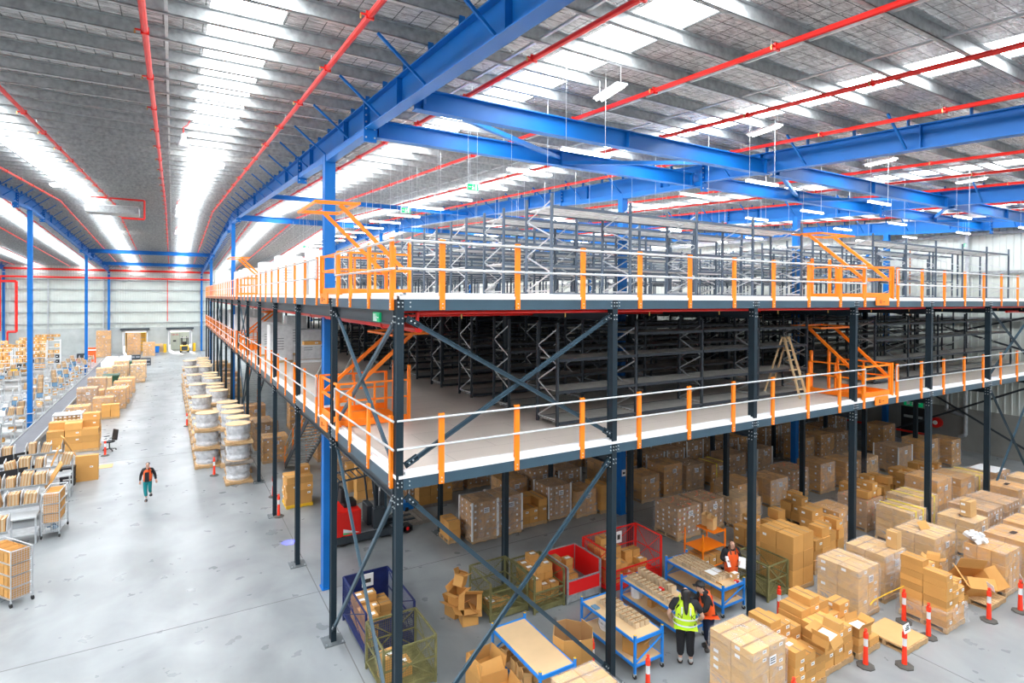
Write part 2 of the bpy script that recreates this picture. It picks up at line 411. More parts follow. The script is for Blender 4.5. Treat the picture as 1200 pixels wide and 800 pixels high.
# roof sheet with its skylights
def foil_mat():
    m = bpy.data.materials.new('roof_foil'); m.use_nodes = True
    nt = m.node_tree; L = nt.links; N = nt.nodes; b = N['Principled BSDF']
    b.inputs['Metallic'].default_value = .5; b.inputs['Roughness'].default_value = .24
    tc = N.new('ShaderNodeTexCoord'); mp = N.new('ShaderNodeMapping'); mp.inputs['Scale'].default_value = (1, 3.2, 1); L.new(tc.outputs['Object'], mp.inputs[0])
    n = N.new('ShaderNodeTexNoise'); n.inputs['Scale'].default_value = 4.5; n.inputs['Detail'].default_value = 6; n.inputs['Distortion'].default_value = .8; L.new(mp.outputs[0], n.inputs['Vector'])
    r = N.new('ShaderNodeValToRGB'); e = r.color_ramp.elements; e[0].position = .3; e[0].color = (.50, .49, .48, 1); e[1].position = .66; e[1].color = (.97, .95, .93, 1)
    L.new(n.outputs['Fac'], r.inputs[0])
    br = N.new('ShaderNodeTexBrick'); br.offset = 0; br.inputs['Scale'].default_value = 1; br.inputs['Brick Width'].default_value = .3; br.inputs['Row Height'].default_value = .3
    br.inputs['Mortar Size'].default_value = .008; br.inputs['Color1'].default_value = (1, 1, 1, 1); br.inputs['Color2'].default_value = (1, 1, 1, 1); br.inputs['Mortar'].default_value = (.22, .22, .22, 1)
    L.new(tc.outputs['Object'], br.inputs['Vector'])
    mx = N.new('ShaderNodeMixRGB'); mx.blend_type = 'MULTIPLY'; mx.inputs[0].default_value = 1
    L.new(r.outputs[0], mx.inputs[1]); L.new(br.outputs['Color'], mx.inputs[2]); L.new(mx.outputs[0], b.inputs['Base Color'])
    bp = N.new('ShaderNodeBump'); bp.inputs['Strength'].default_value = 1; bp.inputs['Distance'].default_value = .16
    L.new(n.outputs['Fac'], bp.inputs['Height']); L.new(bp.outputs[0], b.inputs['Normal'])
    return m
FOIL = foil_mat()
SKY = bpy.data.materials.new('skylight_sheet'); SKY.use_nodes = True
nt = SKY.node_tree; nt.nodes.remove(nt.nodes['Principled BSDF']); em = nt.nodes.new('ShaderNodeEmission')
em.inputs[0].default_value = (.93, .97, 1, 1); em.inputs[1].default_value = 27.; nt.links.new(em.outputs[0], nt.nodes['Material Output'].inputs[0])
def zr(y): return rb(y) + .57 + .16 + .26      # underside of the roof sheet
SKX = [-2.38 + 5.72 * k for k in range(-8, 7)]
SKW = .55
ceiling = bpy.data.objects.new('ceiling', None); COL.objects.link(ceiling); ceiling['kind'] = 'structure'
mb = MB(); edges = [-50.]
for x in SKX: edges += [x - SKW, x + SKW]
edges.append(36.); seg = ((-16, zr(-16)), (Y_RIDGE, zr(Y_RIDGE)), (Y_FAR + .3, zr(Y_FAR)))
for i in range(0, len(edges), 2):
    a, b = edges[i], edges[i + 1]
    for (y0, z0), (y1, z1) in zip(seg[:-1], seg[1:]):
        mb.face(((a, y0, z0), (a, y1, z1), (b, y1, z1), (b, y0, z0)), FOIL)
mb.build('roof_sheet', ceiling)
for x in SKX:
    mb = MB()
    for (y0, z0), (y1, z1) in zip(seg[:-1], seg[1:]):
        mb.face(((x - SKW, y0, z0 + .03), (x - SKW, y1, z1 + .03), (x + SKW, y1, z1 + .03), (x + SKW, y0, z0 + .03)), SKY)
    mb.build('skylight', ceiling)
y = -15.2; k = 0
while y < Y_FAR:
    z = zr(y) - .24; mb = MB()
    mb.box(-50, 34.5, y - .005, y + .005, z, z + .22, GALVM); mb.box(-50, 34.5, y - .005, y + .075, z, z + .008, GALVM); mb.box(-50, 34.5, y - .075, y + .005, z + .214, z + .222, GALVM)
    if zr(y) > 0: mb.build('purlin', ceiling)
    y += 1.25; k += 1
# bridging bars between the purlins, on the bay thirds
for i, x in enumerate([-36.5, -31, -25.2, -19.6, -13.9, -8.6, -3.55, 1.9, 5.55, 9.35 - 2.2, 12.8, 15.4, 18.6, 20.9, 26.6]):
    mb = MB()
    for (y0, z0), (y1, z1) in zip(seg[:-1], seg[1:]): mb.bar((x, y0, z0 - .19), (x, y1, z1 - .19), .05, .035, GALV)
    mb.build('bridging_bar', ceiling)

def rafter(x, label, ys=((-16., Y_RIDGE), (Y_RIDGE, Y_FAR - .2)), haunch=(7.3, 37.2, 64.8)):
    t = thing('roof_rafter', label, 'rafter', (x, 0, 0), group='blue roof rafters'); t['kind'] = 'structure'
    mb = MB()
    for a, b in ys: mb.ibeam((0, a, rb(a) + .29), (0, b, rb(b) + .29), .26, .58, BLUE, .025)
    for h in haunch:
        for s in (-1, 1):
            mb.hexa([(-.12, h, rb(h) - .17), (.12, h, rb(h) - .17), (.12, h + s * 3.9, rb(h + s * 3.9) - .12), (-.12, h + s * 3.9, rb(h + s * 3.9) - .12),
                     (-.12, h, rb(h)), (.12, h, rb(h)), (.12, h + s * 3.9, rb(h + s * 3.9)), (-.12, h + s * 3.9, rb(h + s * 3.9))] if s > 0 else
                    [(-.12, h - 3.9, rb(h - 3.9) - .12), (.12, h - 3.9, rb(h - 3.9) - .12), (.12, h, rb(h) - .17), (-.12, h, rb(h) - .17),
                     (-.12, h - 3.9, rb(h - 3.9)), (.12, h - 3.9, rb(h - 3.9)), (.12, h, rb(h)), (-.12, h, rb(h))], BLUE)
    mb.build('beam', t)
    for h in haunch:
        for s in (-3.95, 3.95):
            if h + s > 88: continue
            mb = MB(); y = h + s; mb.box(-.15, .15, y - .03, y + .03, rb(y) - .3, rb(y) + .62, BLUE)
            for z in (-.2, .0, .15, .3, .45):
                for u in (-.1, .1): mb.tube((u, y - .05, rb(y) + z), (u, y + .05, rb(y) + z), .022, GALV, 6)
            mb.build('splice_plate', t)
    y = -15.2; k = 0
    while y < Y_FAR - 1:
        mb = MB()
        mb.bar((0, y, rb(y) + .57), (0, y, rb(y) + .8), .10, .03, BLUE)
        if k % 2 == 0:
            for s in (-1, 1): mb.bar((s * .1, y, rb(y) + .05), (s * .95, y, rb(y) + .74), .045, .045, BLUE)
        mb.build('fly_brace' if k % 2 == 0 else 'purlin_cleat', t)
        y += 1.25; k += 1
    for y in (-3., 1.2, 5.2, 9.4, 14, 24, 44, 52, 70):
        mb = MB(); mb.box(-.125, .125, y - .01, y + .01, rb(y) + .03, rb(y) + .55, BLUE); mb.build('stiffener', t)
for x, l in ((-22.6, 'blue roof rafter farthest over the packing side'), (-11.2, 'blue roof rafter over the packing benches'), (.42, 'long blue roof rafter running above the mezzanine edge'),
             (11.6, 'blue roof rafter over the mezzanine, one bay in from its edge'), (22.85, 'blue roof rafter over the mezzanine, two bays in'), (33.9, 'blue roof rafter alongside the clad side wall')):
    rafter(x, l)
# struts between the rafters
def strut(x0, x1, y, z, label, h=.42, w=.22):
    t = thing('roof_strut', label, 'strut', (0, y, z), group='blue roof struts'); t['kind'] = 'structure'
    mb = MB(); mb.ibeam((x0 + .14, 0, 0), (x1 - .14, 0, 0), w, h, BLUE, .02); mb.build('beam', t)
    for x in (x0 + .3, (x0 + x1) / 2, x1 - .3):
        mb = MB(); mb.box(x - .01, x + .01, -w / 2, w / 2, -h / 2, h / 2, BLUE); mb.build('stiffener', t)
for i in range(1, 5):
    a, b = XR[i], XR[i + 1]
    if i == 1:
        strut(a, b, 64.8, rb(64.8) + .33, 'blue strut across the aisle roof near the far wall, the nearer of two'); strut(a, b, 79, rb(79) + .3, 'blue strut across the aisle roof closest to the far wall')
    else:
        nm = ['', '', 'first', 'second', 'third'][i]
        strut(a, b, .95, rb(.95) + .12, 'blue roof strut over the front rail, %s bay from the aisle' % nm)
        strut(a, b, 3.7, rb(3.7) + .1, 'blue roof strut behind the front one, %s bay from the aisle' % nm)
        mb = MB(); 
        for (p, q) in (((a + .3, .95), (b - 5.6, 3.7)), ((a + 5.6, 3.7), (b - .3, .95))): mb.bar((p[0], p[1], rb(1) + .12), (q[0], q[1], rb(4) + .1), .10, .10, BLUE)
        tag(mb.build('roof_brace'), 'blue diagonal bracing between the twin struts, %s bay from the aisle' % nm, 'brace', kind='structure')
        strut(a, b, 37.2, rb(37.2) + .3, 'blue ridge strut over the mezzanine, %s bay from the aisle' % nm)
        strut(a, b, 20.5, rb(20.5) + .2, 'blue strut over the deep shelving, %s bay from the aisle' % nm, .22, .16)
# sprinkler pipes
k = 0
for i in range(-13, 13):
    x = -3.85 + 2.92 * i
    if x > 34 or x < -40: continue
    mb = MB(); o = -.40
    side = 'aisle roof' if x < .4 else 'mezzanine roof'
    n = abs(i) if x < .4 else i - 1
    mb.path([(x, -16, zr(-16) + o), (x, Y_RIDGE, zr(Y_RIDGE) + o), (x, Y_FAR - 1, zr(Y_FAR - 1) + o)], .05, RED, 8)
    t = tag(thing('sprinkler_pipe', 'thin red sprinkler pipe under the %s, %s out from the blue mezzanine rafter' % (side, ORD[1 - i if x < .4 else i - 2]) , 'pipe'), None)
    mb.build('pipe', t)
    mb = MB(); y = -14.6
    while y < 60:
        mb.tube((x, y, zr(y) + o - .0), (x - .14, y, zr(y) + o), .018, RED, 5); mb.tube((x - .14, y, zr(y) + o), (x - .14, y, zr(y) + o - .07), .014, mat('brass', (.6, .4, .12), .35, .8), 5)
        mb.box(x - .06, x + .06, y - .02, y + .02, zr(y) + o - .06, zr(y) + o + .06, RED)
        y += 2.7
    mb.build('sprinkler_head', t, None)
    kids(t)[-1]['kind'] = 'stuff'
    mb = MB(); y = -13.7
    while y < 88: mb.tube((x, y, zr(y) + o), (x, y, zr(y) - .24), .008, GALV, 4); y += 5
    mb.build('hanger_rod', t); kids(t)[-1]['kind'] = 'stuff'
# ------------------------------------------------------------------ the mezzanine
NX, NY = 6, 14
def bolts(mb, pts, axis, m=GALV, r=.017):
    for p in pts:
        p = Vector(p); d = Vector(axis) * .02; mb.tube(p, p + d, r, m, 6)
def post_mesh(ztop):
    mb = MB()
    mb.box(-.066, .066, -.09, -.078, .02, ztop, STEEL); mb.box(-.066, .066, .078, .09, .02, ztop, STEEL)      # flanges
    mb.box(-.05, .05, -.078, .078, .02, ztop, STEEL)
    return mb
plate = MB(); plate.box(-.24, .24, -.24, .24, 0, .02, mat('zinc_plate', (.16, .18, .19), .5, .4, .2, 5))
for sx in (-1, 1):
    for sy in (-1, 1): plate.tube((sx * .19, sy * .19, .02), (sx * .19, sy * .19, .05), .018, GALV, 6)
plate_me = plate.mesh('base_plate')
bolt_mb = MB()
for z in (ZU - .06, ZU - .13, ZL - .06, ZL - .13, ZL - .33, ZL - .42, ZU - .33, ZU - .42):
    for u in (-.035, .035): bolts(bolt_mb, [(u, -.09, z)], (0, -1, 0), r=.013); 
for z in (ZL - .3, ZL - .4, ZL - .5, ZU - .3, ZU - .4):
    for u in (-.04, .04): bolts(bolt_mb, [(-.066, u, z)], (-1, 0, 0), r=.013)
bolt_me = bolt_mb.mesh('bolts')
full_me = post_mesh(ZU - .01).mesh('post_shaft')
def mez_post(x, y, label, group):
    t = thing('mezzanine_post', label, 'post', (x, y, 0), group=group)
    put('shaft', full_me, t); put('base_plate', plate_me, t); o = put('bolts', bolt_me, t); o['kind'] = 'stuff'
X0 = -.07
for i in range(NX + 1):
    mez_post(i * A + (X0 if i == 0 else 0), 0, 'slate mezzanine post at the front corner of the aisle' if i == 0 else 'slate mezzanine post in the front row, %s along from the corner' % ORD[i - 1], 'mezzanine posts')
for j in range(1, NY + 1):
    mez_post(X0, j * B, 'slate mezzanine post in the aisle-side row, %s back from the corner' % ORD[j - 1], 'mezzanine posts')
for i in range(1, NX + 1):
    for j in range(1, 7 if i > 1 else NY + 1):
        mez_post(i * A, j * B, 'inner mezzanine post, %s in from the aisle and %s back from the front' % (ORD[i - 1], ORD[j - 1]), 'mezzanine posts')

XE, YE = X_WALL - .9, NY * B + .1
DECKP = bpy.data.materials.new('chipboard_deck'); DECKP.use_nodes = True
nt = DECKP.node_tree; L = nt.links; N = nt.nodes; b = N['Principled BSDF']; b.inputs['Roughness'].default_value = .42
tc = N.new('ShaderNodeTexCoord'); br = N.new('ShaderNodeTexBrick'); br.inputs['Scale'].default_value = 1; br.inputs['Brick Width'].default_value = 2.4; br.inputs['Row Height'].default_value = .9
br.inputs['Mortar Size'].default_value = .004; br.inputs['Color1'].default_value = (.60, .53, .475, 1); br.inputs['Color2'].default_value = (.55, .49, .44, 1); br.inputs['Mortar'].default_value = (.25, .22, .2, 1)
L.new(tc.outputs['Object'], br.inputs['Vector']); L.new(br.outputs['Color'], b.inputs['Base Color'])
UNDER = mat('deck_underside', (.42, .40, .38), .7)
def deck(z, label, nm):
    t = thing('mezzanine_deck', label, 'deck', (0, 0, 0), group=None)
    mb = MB(); mb.box(-.07, XE, -.07, YE, z + .02, z + .05, DECKP); mb.build('deck_board', t)
    mb = MB(); mb.box(0., XE, 0.02, YE, z + .005, z + .02, UNDER); mb.build('deck_underside', t)
    mb = MB()
    for i in range(NX):          # channel beams between the posts, lip top and bottom
        mb.box(i * A + (.07 if i else .0), (i + 1) * A - .07, -.085, -.07, z - HB, z, BEAM)
        mb.box(i * A + .07, (i + 1) * A - .07, -.07, -.02, z - HB, z - HB + .006, BEAM)
    mb.box(NX * A + .07, XE, -.085, -.07, z - HB, z, BEAM); mb.build('front_beam', t)
    mb = MB()
    for j in range(NY):
        mb.box(X0 - .085, X0 - .07, j * B + .1, (j + 1) * B - .1, z - HB, z, BEAM)
        mb.box(X0 - .07, X0 - .02, j * B + .1, (j + 1) * B - .1, z - HB, z - HB + .006, BEAM)
    mb.build('side_beam', t)
    for i in range(NX + 1):
        mb = MB(); mb.ibeam((i * A, .1, z - .24), (i * A, YE - .1, z - .24), .12, .44, STEEL if i else DARK); mb.build('main_joist', t)
    mb = MB(); y = .75
    while y < 30: mb.box(0, XE, y - .03, y + .03, z - .17, z + .003, DARK); y += .77
    o = mb.build('cross_joist', t); o['kind'] = 'stuff'
    # stepped white edge flashing
    for (nm2, f) in (('front_flashing', 0), ('side_flashing', 1)):
        mb = MB()
        prof = ((-.095, .0), (-.095, .055), (-.045, .06), (-.045, .085), (.02, .088), (.02, .115), (.075, .115), (.075, .05))
        for (u0, w0), (u1, w1) in zip(prof[:-1], prof[1:]):
            if f == 0: mb.face(((-.09, u0, z + w0), (XE, u0, z + w0), (XE, u1, z + w1), (-.09, u1, z + w1)), WHITE)
            else: mb.face(((u0 + X0 * .6, -.09, z + w0), (u1 + X0 * .6, -.09, z + w1), (u1 + X0 * .6, YE, z + w1), (u0 + X0 * .6, YE, z + w0)), WHITE)
        mb.build(nm2, t)
    # bolted end plates
    mb = MB()
    for i in range(NX + 1):
        for s in (-1, 1):
            for dz in (.055, .13): mb.tube((i * A + s * .11, -.085, z - dz), (i * A + s * .11, -.1, z - dz), .014, GALV, 6)
    for j in range(1, 6):
        for s in (-1, 1):
            for dz in (.055, .13): mb.tube((X0 - .085, j * B + s * .15, z - dz), (X0 - .1, j * B + s * .15, z - dz), .014, GALV, 6)
    o = mb.build('bolts', t); o['kind'] = 'stuff'
    return t
deck(ZU, 'upper mezzanine deck with white stepped edge and slate edge beams', 'upper'); deck(ZL, 'lower mezzanine deck with chipboard floor, white stepped edge and slate beams', 'lower')

# handrails: orange flat posts, two galvanised tubes, open at the pallet gates
GX = (14.86, 16.66)
GY = (4.0, 5.9)
GY2 = (26.2, 28.1)
XF = [.71, 2.3, 3.9, 5.5, 7.1, 8.7, 10.3, 11.89, 13.47, 14.80] + [16.80 + 1.62 * k for k in range(11)]
YS = [.12, 1.45, 2.8, 3.9] + [6.1 + 1.6 * k for k in range(13)] + [28.3 + 1.6 * k for k in range(23)]
def handrail(z, front, label, group):
    t = thing('handrail', label, 'handrail', (0, 0, z), group=group)
    mb = MB(); w = .05; mb.box(-w, w, -.115, -.10, -.19, 1.08, ORANGE)
    mb.box(-w, -w + .012, -.10, -.06, -.19, 1.08, ORANGE)
    mb.box(w - .012, w, -.10, -.06, -.19, 1.08, ORANGE)
    for dz in (-.08, -.15): mb.tube((0, -.115, dz), (0, -.125, dz), .014, GALV, 6)
    me = mb.mesh('rail_post')
    for u in (XF if front else YS):
        o = put('rail_post', me, t)
        if front: o.location = (u, 0, 0)
        else: o.location = (X0, u, 0); o.rotation_euler = (0, 0, -math.pi / 2)
    segs = ([(-.13, GX[0] - .05), (GX[1] + .02, 33.3)] if front else [(-.13, GY[0] - .03), (GY[1] + .05, GY2[0] - .03), (GY2[1] + .05, YE)])
    for a, b in segs:
        mb = MB()
        for h in (1.02, .53):
            if front: mb.tube((a, -.13, h), (b, -.13, h), .021, GALV, 8)
            else: mb.tube((X0 - .13, a, h), (X0 - .13, b, h), .021, GALV, 8)
        for e in (a, b):
            if abs(e) > .2: 
                p = (e, -.13) if front else (X0 - .13, e)
                mb.tube((*p, 1.02), (*p, .53), .021, GALV, 8)
        mb.build('rail_tube', t)
handrail(ZU, True, 'upper deck front handrail, orange posts with two galvanised tubes', None); handrail(ZL, True, 'lower deck front handrail, orange posts with two galvanised tubes', None)
handrail(ZU, False, 'upper deck handrail along the aisle, closely spaced orange posts', None); handrail(ZL, False, 'lower deck handrail along the aisle, seen behind the posts', None)

# up-and-over pallet gates
def gate(loc, rz, W, label, mirror=False, D=1.75, out=False):
    t = thing('pallet_gate', label, 'gate', loc, rz, 'orange pallet gates')
    s = -1 if mirror else 1
    def P(u, v, z): return (s * u, v, z)
    def bar(mb, a, b, w=.05, h=.05): mb.bar(P(*a), P(*b), w, h, ORANGE)
    for u in (0.03, W - .03):
        mb = MB()
        for v in (.0, D): bar(mb, (u, v, 0), (u, v, 1.05), .075, .075)
        bar(mb, (u, D * .5, .1), (u, D * .5, 1.02), .045, .045)
        for z in (1.03, .62): bar(mb, (u, 0, z), (u, D, z), .045, .045)
        bar(mb, (u, 0, .09), (u, D, .09), .03, .16)
        bar(mb, (u, 0, .03), (u, D, .03), .10, .02)
        mb.build('side_frame', t)
    va, vb = (.05, D + .1) if not out else (D - .05, .05)
    for u in (.12, W - .12): mb = MB(); bar(mb, (u, va, .60), (u, vb, 2.15), .06, .09); mb.build('lifting_arm', t)
    mb = MB()
    c0 = D if not out else -.1
    for v in (c0 - .45, c0 + .55): bar(mb, (-.12, v, 2.17 + .04 * (v - c0)), (W + .12, v, 2.17 + .04 * (v - c0)), .055, .055)
    for u in (-.1, .12, W - .12, W + .1): bar(mb, (u, c0 - .45, 2.16), (u, c0 + .55, 2.19), .05, .05)
    mb.build('counter_frame', t)
    mb = MB(); bar(mb, (.12, .03, .12), (W - .12, .03, .12), .05, .14); bar(mb, (.12, .02, .62), (W - .12, .02, .62), .05, .06); bar(mb, (.12, .02, 1.0), (W - .12, .02, 1.0), .05, .05)
    for u in (.12, W - .12): bar(mb, (u, .02, .1), (u, .02, 1.02), .06, .06)
    mb.build('front_barrier', t)
    for u in (.35, W - .35):
        mb = MB(); bar(mb, (u, D + .12, 0), (u, D + .12, 1.32), .10, .06); mb.tube(P(u, D + .09, 1.32), P(u, D + .15, 1.32), .05, ORANGE, 12); mb.build('stop_post', t)
    mb = MB(); mb.hexa([P(*p) for p in ((.5, -.13, -.2), (1.25, -.13, -.2), (1.25, -.1, -.2), (.5, -.1, -.2), (.5, -.13, .06), (1.25, -.13, .06), (1.25, -.1, .06), (.5, -.1, .06))], ORANGE)
    p = mb.build('logo_plate', t)
    mb = MB()
    def ink(u0, u1, z0, z1): mb.hexa([P(u, v, z) for z in (z0, z1) for u, v in ((u0, -.136), (u1, -.136), (u1, -.13), (u0, -.13))], ORANGED)
    ink(.70, .725, -.12, -.03); ink(.77, .795, -.12, -.03); ink(.70, .795, -.14, -.12)
    mb.build('logo_mark', p)
    txt('lettering', 'unidor', .055, ORANGED, p, P(.95, -.132, -.085), (math.pi / 2, 0, 0), .001)
    mb = MB(); mb.face([P(.1, .1, .012), P(W - .1, .1, .012), P(W - .1, D, .012), P(.1, D, .012)], ORANGE)
    mb.build('floor_plate', t)
    return t
gate((GX[0], -.03, ZU + .06), 0, 1.75, 'orange pallet gate on the front edge of the upper deck')
gate((GX[0], -.03, ZL + .06), 0, 1.75, 'orange pallet gate on the front edge of the lower deck')
# side gates: local u runs along -Y, so the arms open inward (+X)
def side_gate(y1, z, label):
    return gate((X0 - .03, y1, z + .06), -math.pi / 2, 1.85, label, out=z > 7)
side_gate(GY[1] - .02, ZU, 'orange pallet gate on the aisle edge of the upper deck, beside the blue column')
side_gate(GY[1] - .02, ZL, 'orange pallet gate on the aisle edge of the lower deck, beside the blue column')
side_gate(GY2[1] - .02, ZU, 'orange pallet gate far along the aisle edge of the upper deck')
side_gate(GY2[1] - .02, ZL, 'orange pallet gate far along the aisle edge of the lower deck')

# cross bracing
def brace(p, q, label, m=BEAM, w=.07, grp='mezzanine braces'):
    mb = MB(); d = (Vector(q) - Vector(p)).normalized()
    mb.bar(p, q, .018, w, m); n = Vector((0, 0, 1))
    mb2 = MB(); 
    for e, sg in ((p, 1), (q, -1)):
        e = Vector(e)
        mb.bar(e - d * sg * .05, e + d * sg * .22, .03, w * 1.7, STEEL)
        s = d.cross(Vector((0, 0, 1))).normalized() * .03
        for k in (.04, .12): mb.tube(e + d * sg * k - s, e + d * sg * k + s, .018, GALV, 6)
    # side lips make it a channel
    s = d.cross(Vector((0, 0, 1))).normalized(); u = s.cross(d).normalized()
    for k in (-1, 1): mb.bar(Vector(p) + u * k * w / 2 + s * .02, Vector(q) + u * k * w / 2 + s * .02, .05, .008, m)
    tag(mb.build('cross_brace'), label, 'brace', grp)
def xbr(i0, front, z0, z1, where, off=0.):
    for k in (0, 1):
        a, b = (z0, z1) if k else (z1, z0)
        l = 'slate cross brace %s, %s' % (where, 'rising' if k else 'falling')
        if front: brace((i0 * A + .1, -.04 + .05 * k + off, a), ((i0 + 1) * A - .08, -.04 + .05 * k + off, b), l)
        else: brace((X0 - .03 + .05 * k + off, i0 * B + .12, a), (X0 - .03 + .05 * k + off, (i0 + 1) * B - .12, b), l)
xbr(0, True, ZL + .22, ZU - .36, 'in the front corner bay between the decks'); xbr(0, True, .35, ZL - .36, 'on the front corner bay under the lower deck')
xbr(5, True, ZL + .22, ZU - .36, 'on the sixth front bay between the decks'); xbr(5, True, .35, ZL - .36, 'on the sixth front bay under the lower deck')
xbr(0, False, ZL + .0, ZU - .36, 'on the aisle corner bay between the decks'); xbr(0, False, .35, ZL - .36, 'on the aisle corner bay under the lower deck')
xbr(5, False, ZL + .1, ZU - .36, 'on the sixth aisle bay between the decks'); xbr(5, False, .35, ZL - .36, 'on the sixth aisle bay under the lower deck')
xbr(9, False, ZL + .1, ZU - .36, 'on the tenth aisle bay between the decks'); xbr(9, False, .35, ZL - .36, 'on the tenth aisle bay under the lower deck')
for (za, zb, w) in ((.06, 4.8, 'under the lower deck'), (5.4, 8.0, 'between the decks')):
    for k in (0, 1):
        a, b = (za, zb) if k else (zb, za)
        brace((XE - .3 + .06 * k, .2, a), (XE - .3 + .06 * k, 9.0, b), 'black end-bay cross brace by the side wall %s, %s' % (w, ('rising', 'falling')[k] + ' away'), DARK, .09)

# red sprinkler pipes hung under the upper deck
def spipe(pts, r, label, drops=()):
    t = thing('sprinkler_pipe', label, 'pipe'); mb = MB(); mb.path(pts, r, RED, 8); mb.build('pipe', t)
    mb = MB()
    for x, y, z in drops: mb.tube((x, y, z), (x, y, z - .09), .014, MATS['brass'], 5)
    if drops: mb.build('sprinkler_head', t); kids(t)[-1]['kind'] = 'stuff'
spipe([(.32, .12, ZU - .50), (.32, .12, ZU - .24), (XE, .12, ZU - .24)], .035, 'thin red sprinkler pipe under the upper deck front beam', [(1.2 + 2.4 * k, .12, ZU - .27) for k in range(13)])
mb = MB(); mb.tube((.35, .12, ZU - .52), (.35, 62, ZU - .52), .085, RED, 10); mb.tube((1.0, 4.2, ZU - .52), (1.0, 4.2, ZU - .2), .04, RED, 8)
for j in range(8): mb.tube((.35, 2 + 7 * j, ZU - .52), (.35, 2.12 + 7 * j, ZU - .52), .105, RED, 10)
tag(mb.build('sprinkler_main'), 'thick red sprinkler main along the aisle side under the upper deck', 'pipe')
spipe([(27.5, .6, ZU - .45), (X_WALL - 1, .6, ZU - .45)], .05, 'red sprinkler pipe under the upper deck at the side wall end')
for j in range(1, 6): spipe([(.4, 3.2 * j, ZU - .4), (XE - 1, 3.2 * j, ZU - .4)], .03, 'red sprinkler branch pipe under the upper deck, %s back' % ORD[j - 1])

# green signs on the mezzanine
exit_sign('exit_sign', 'small green exit sign under the upper deck at the front corner', (-.02, 1.35, ZU - .46), False, .42, .2)

# shelving on both decks
def make_run(nb, bw, dep, H, levels, label, group, m=RACK, mb_=None):
    ms = mb_ or RACKB
    t = thing('shelving_run', label, 'shelving', (0, 0, 0), group=group)
    mb = MB()
    for v in (0, dep):
        mb.box(-.032, .032, v - .028, v + .028, 0, H, m)
    n = 5; zs = [.15 + (H - .3) * k / n for k in range(n + 1)]
    for k in range(n):
        a, b = (0, dep) if k % 2 else (dep, 0)
        mb.bar((0, a, zs[k]), (0, b, zs[k + 1]), .014, .034, GALV)
    mb.bar((0, 0, zs[0]), (0, dep, zs[0]), .02, .03, GALV)
    fme = mb.mesh('upright_frame')
    for i in range(nb + 1): put('upright_frame', fme, t, (i * bw, 0, 0))
    mb = MB(); mb.box(.034, bw - .034, -.02, dep + .02, -.02, 0, ms)
    for v in (-.03, dep + .03): mb.box(.034, bw - .034, v - .018, v + .018, -.065, .006, m)
    for q in (.3, .6, .9):
        mb.box(.034, bw - .034, dep * q - .02, dep * q + .02, -.05, -.02, ms)
    sme = mb.mesh('shelf')
    for i in range(nb):
        for z in (levels[i] if isinstance(levels[0], (list, tuple)) else levels): put('shelf', sme, t, (i * bw, 0, z))
    return t
GR1 = 'empty shelving runs on the upper deck'; GR2 = 'empty shelving runs on the lower deck'
U4 = [.10, .95, 1.55, 2.25]
uA = make_run(4, 2.575, 1.15, 2.55, [[.10, 2.25]] * 4, 'empty slate shelving on the upper deck, aisle block, front row nearest the rail', GR1)
uA.location = (4.55, 2.0, ZU + .06)
uA2 = make_run(4, 2.575, 1.15, 2.5, U4, 'empty slate shelving on the upper deck, aisle block, second row back', GR1)
uA2.location = (4.55, 4.36, ZU + .06)
uB = make_run(5, 2.52, 1.15, 2.5, [[.10, 2.25]] * 5, 'empty slate shelving on the upper deck, side-wall block, front row nearest the rail', GR1)
uB.location = (19.4, 2.0, ZU + .06)
uB2 = make_run(5, 2.52, 1.15, 2.5, U4, 'empty slate shelving on the upper deck, side-wall block, second row back', GR1)
uB2.location = (19.4, 4.36, ZU + .06)
for r in range(2, 15):
    dup(uA2, (4.55, 2.0 + 2.36 * r, ZU + .06), label='empty slate shelving on the upper deck, aisle block, %s row back' % ORD[r])
    if r < 9: dup(uB2, (19.4, 2.0 + 2.36 * r, ZU + .06), label='empty slate shelving on the upper deck, side-wall block, %s row back' % ORD[r])
L4 = [.10, .85, 1.62, 2.2]
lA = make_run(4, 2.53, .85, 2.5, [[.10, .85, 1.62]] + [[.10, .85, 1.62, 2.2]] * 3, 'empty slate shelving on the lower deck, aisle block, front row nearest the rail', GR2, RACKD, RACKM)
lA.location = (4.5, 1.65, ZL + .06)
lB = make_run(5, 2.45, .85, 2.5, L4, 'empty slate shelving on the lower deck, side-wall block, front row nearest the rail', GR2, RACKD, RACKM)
lB.location = (18.7, 1.55, ZL + .06)
for r in range(1, 13):
    dup(lA, (4.5, 1.65 + 2.28 * r, ZL + .06), label='empty slate shelving on the lower deck, aisle block, %s row back' % ORD[r])
    if r < 8: dup(lB, (18.7, 1.6 + 2.28 * r, ZL + .06), label='empty slate shelving on the lower deck, side-wall block, %s row back' % ORD[r])

# wooden step ladder on the lower deck
t = thing('step_ladder', 'wooden step ladder standing open among the lower deck shelving', 'ladder', (13.6, 1.1, ZL + .05), R(10))
for u in (-.25, .25):
    mb = MB(); mb.bar((u, 0, 0), (u * .7, .55, 1.9), .03, .07, PLY); mb.build('stile', t)
    mb = MB(); mb.bar((u, 1.15, 0), (u * .7, .6, 1.9), .03, .05, PLY); mb.build('rear_leg', t)
for k in range(6):
    mb = MB(); v = .55 * k / 6 + .08; mb.box(-.24 + .012 * k, .24 - .012 * k, v, v + .1, .3 * k + .25, .3 * k + .275, PLY); mb.build('step', t)

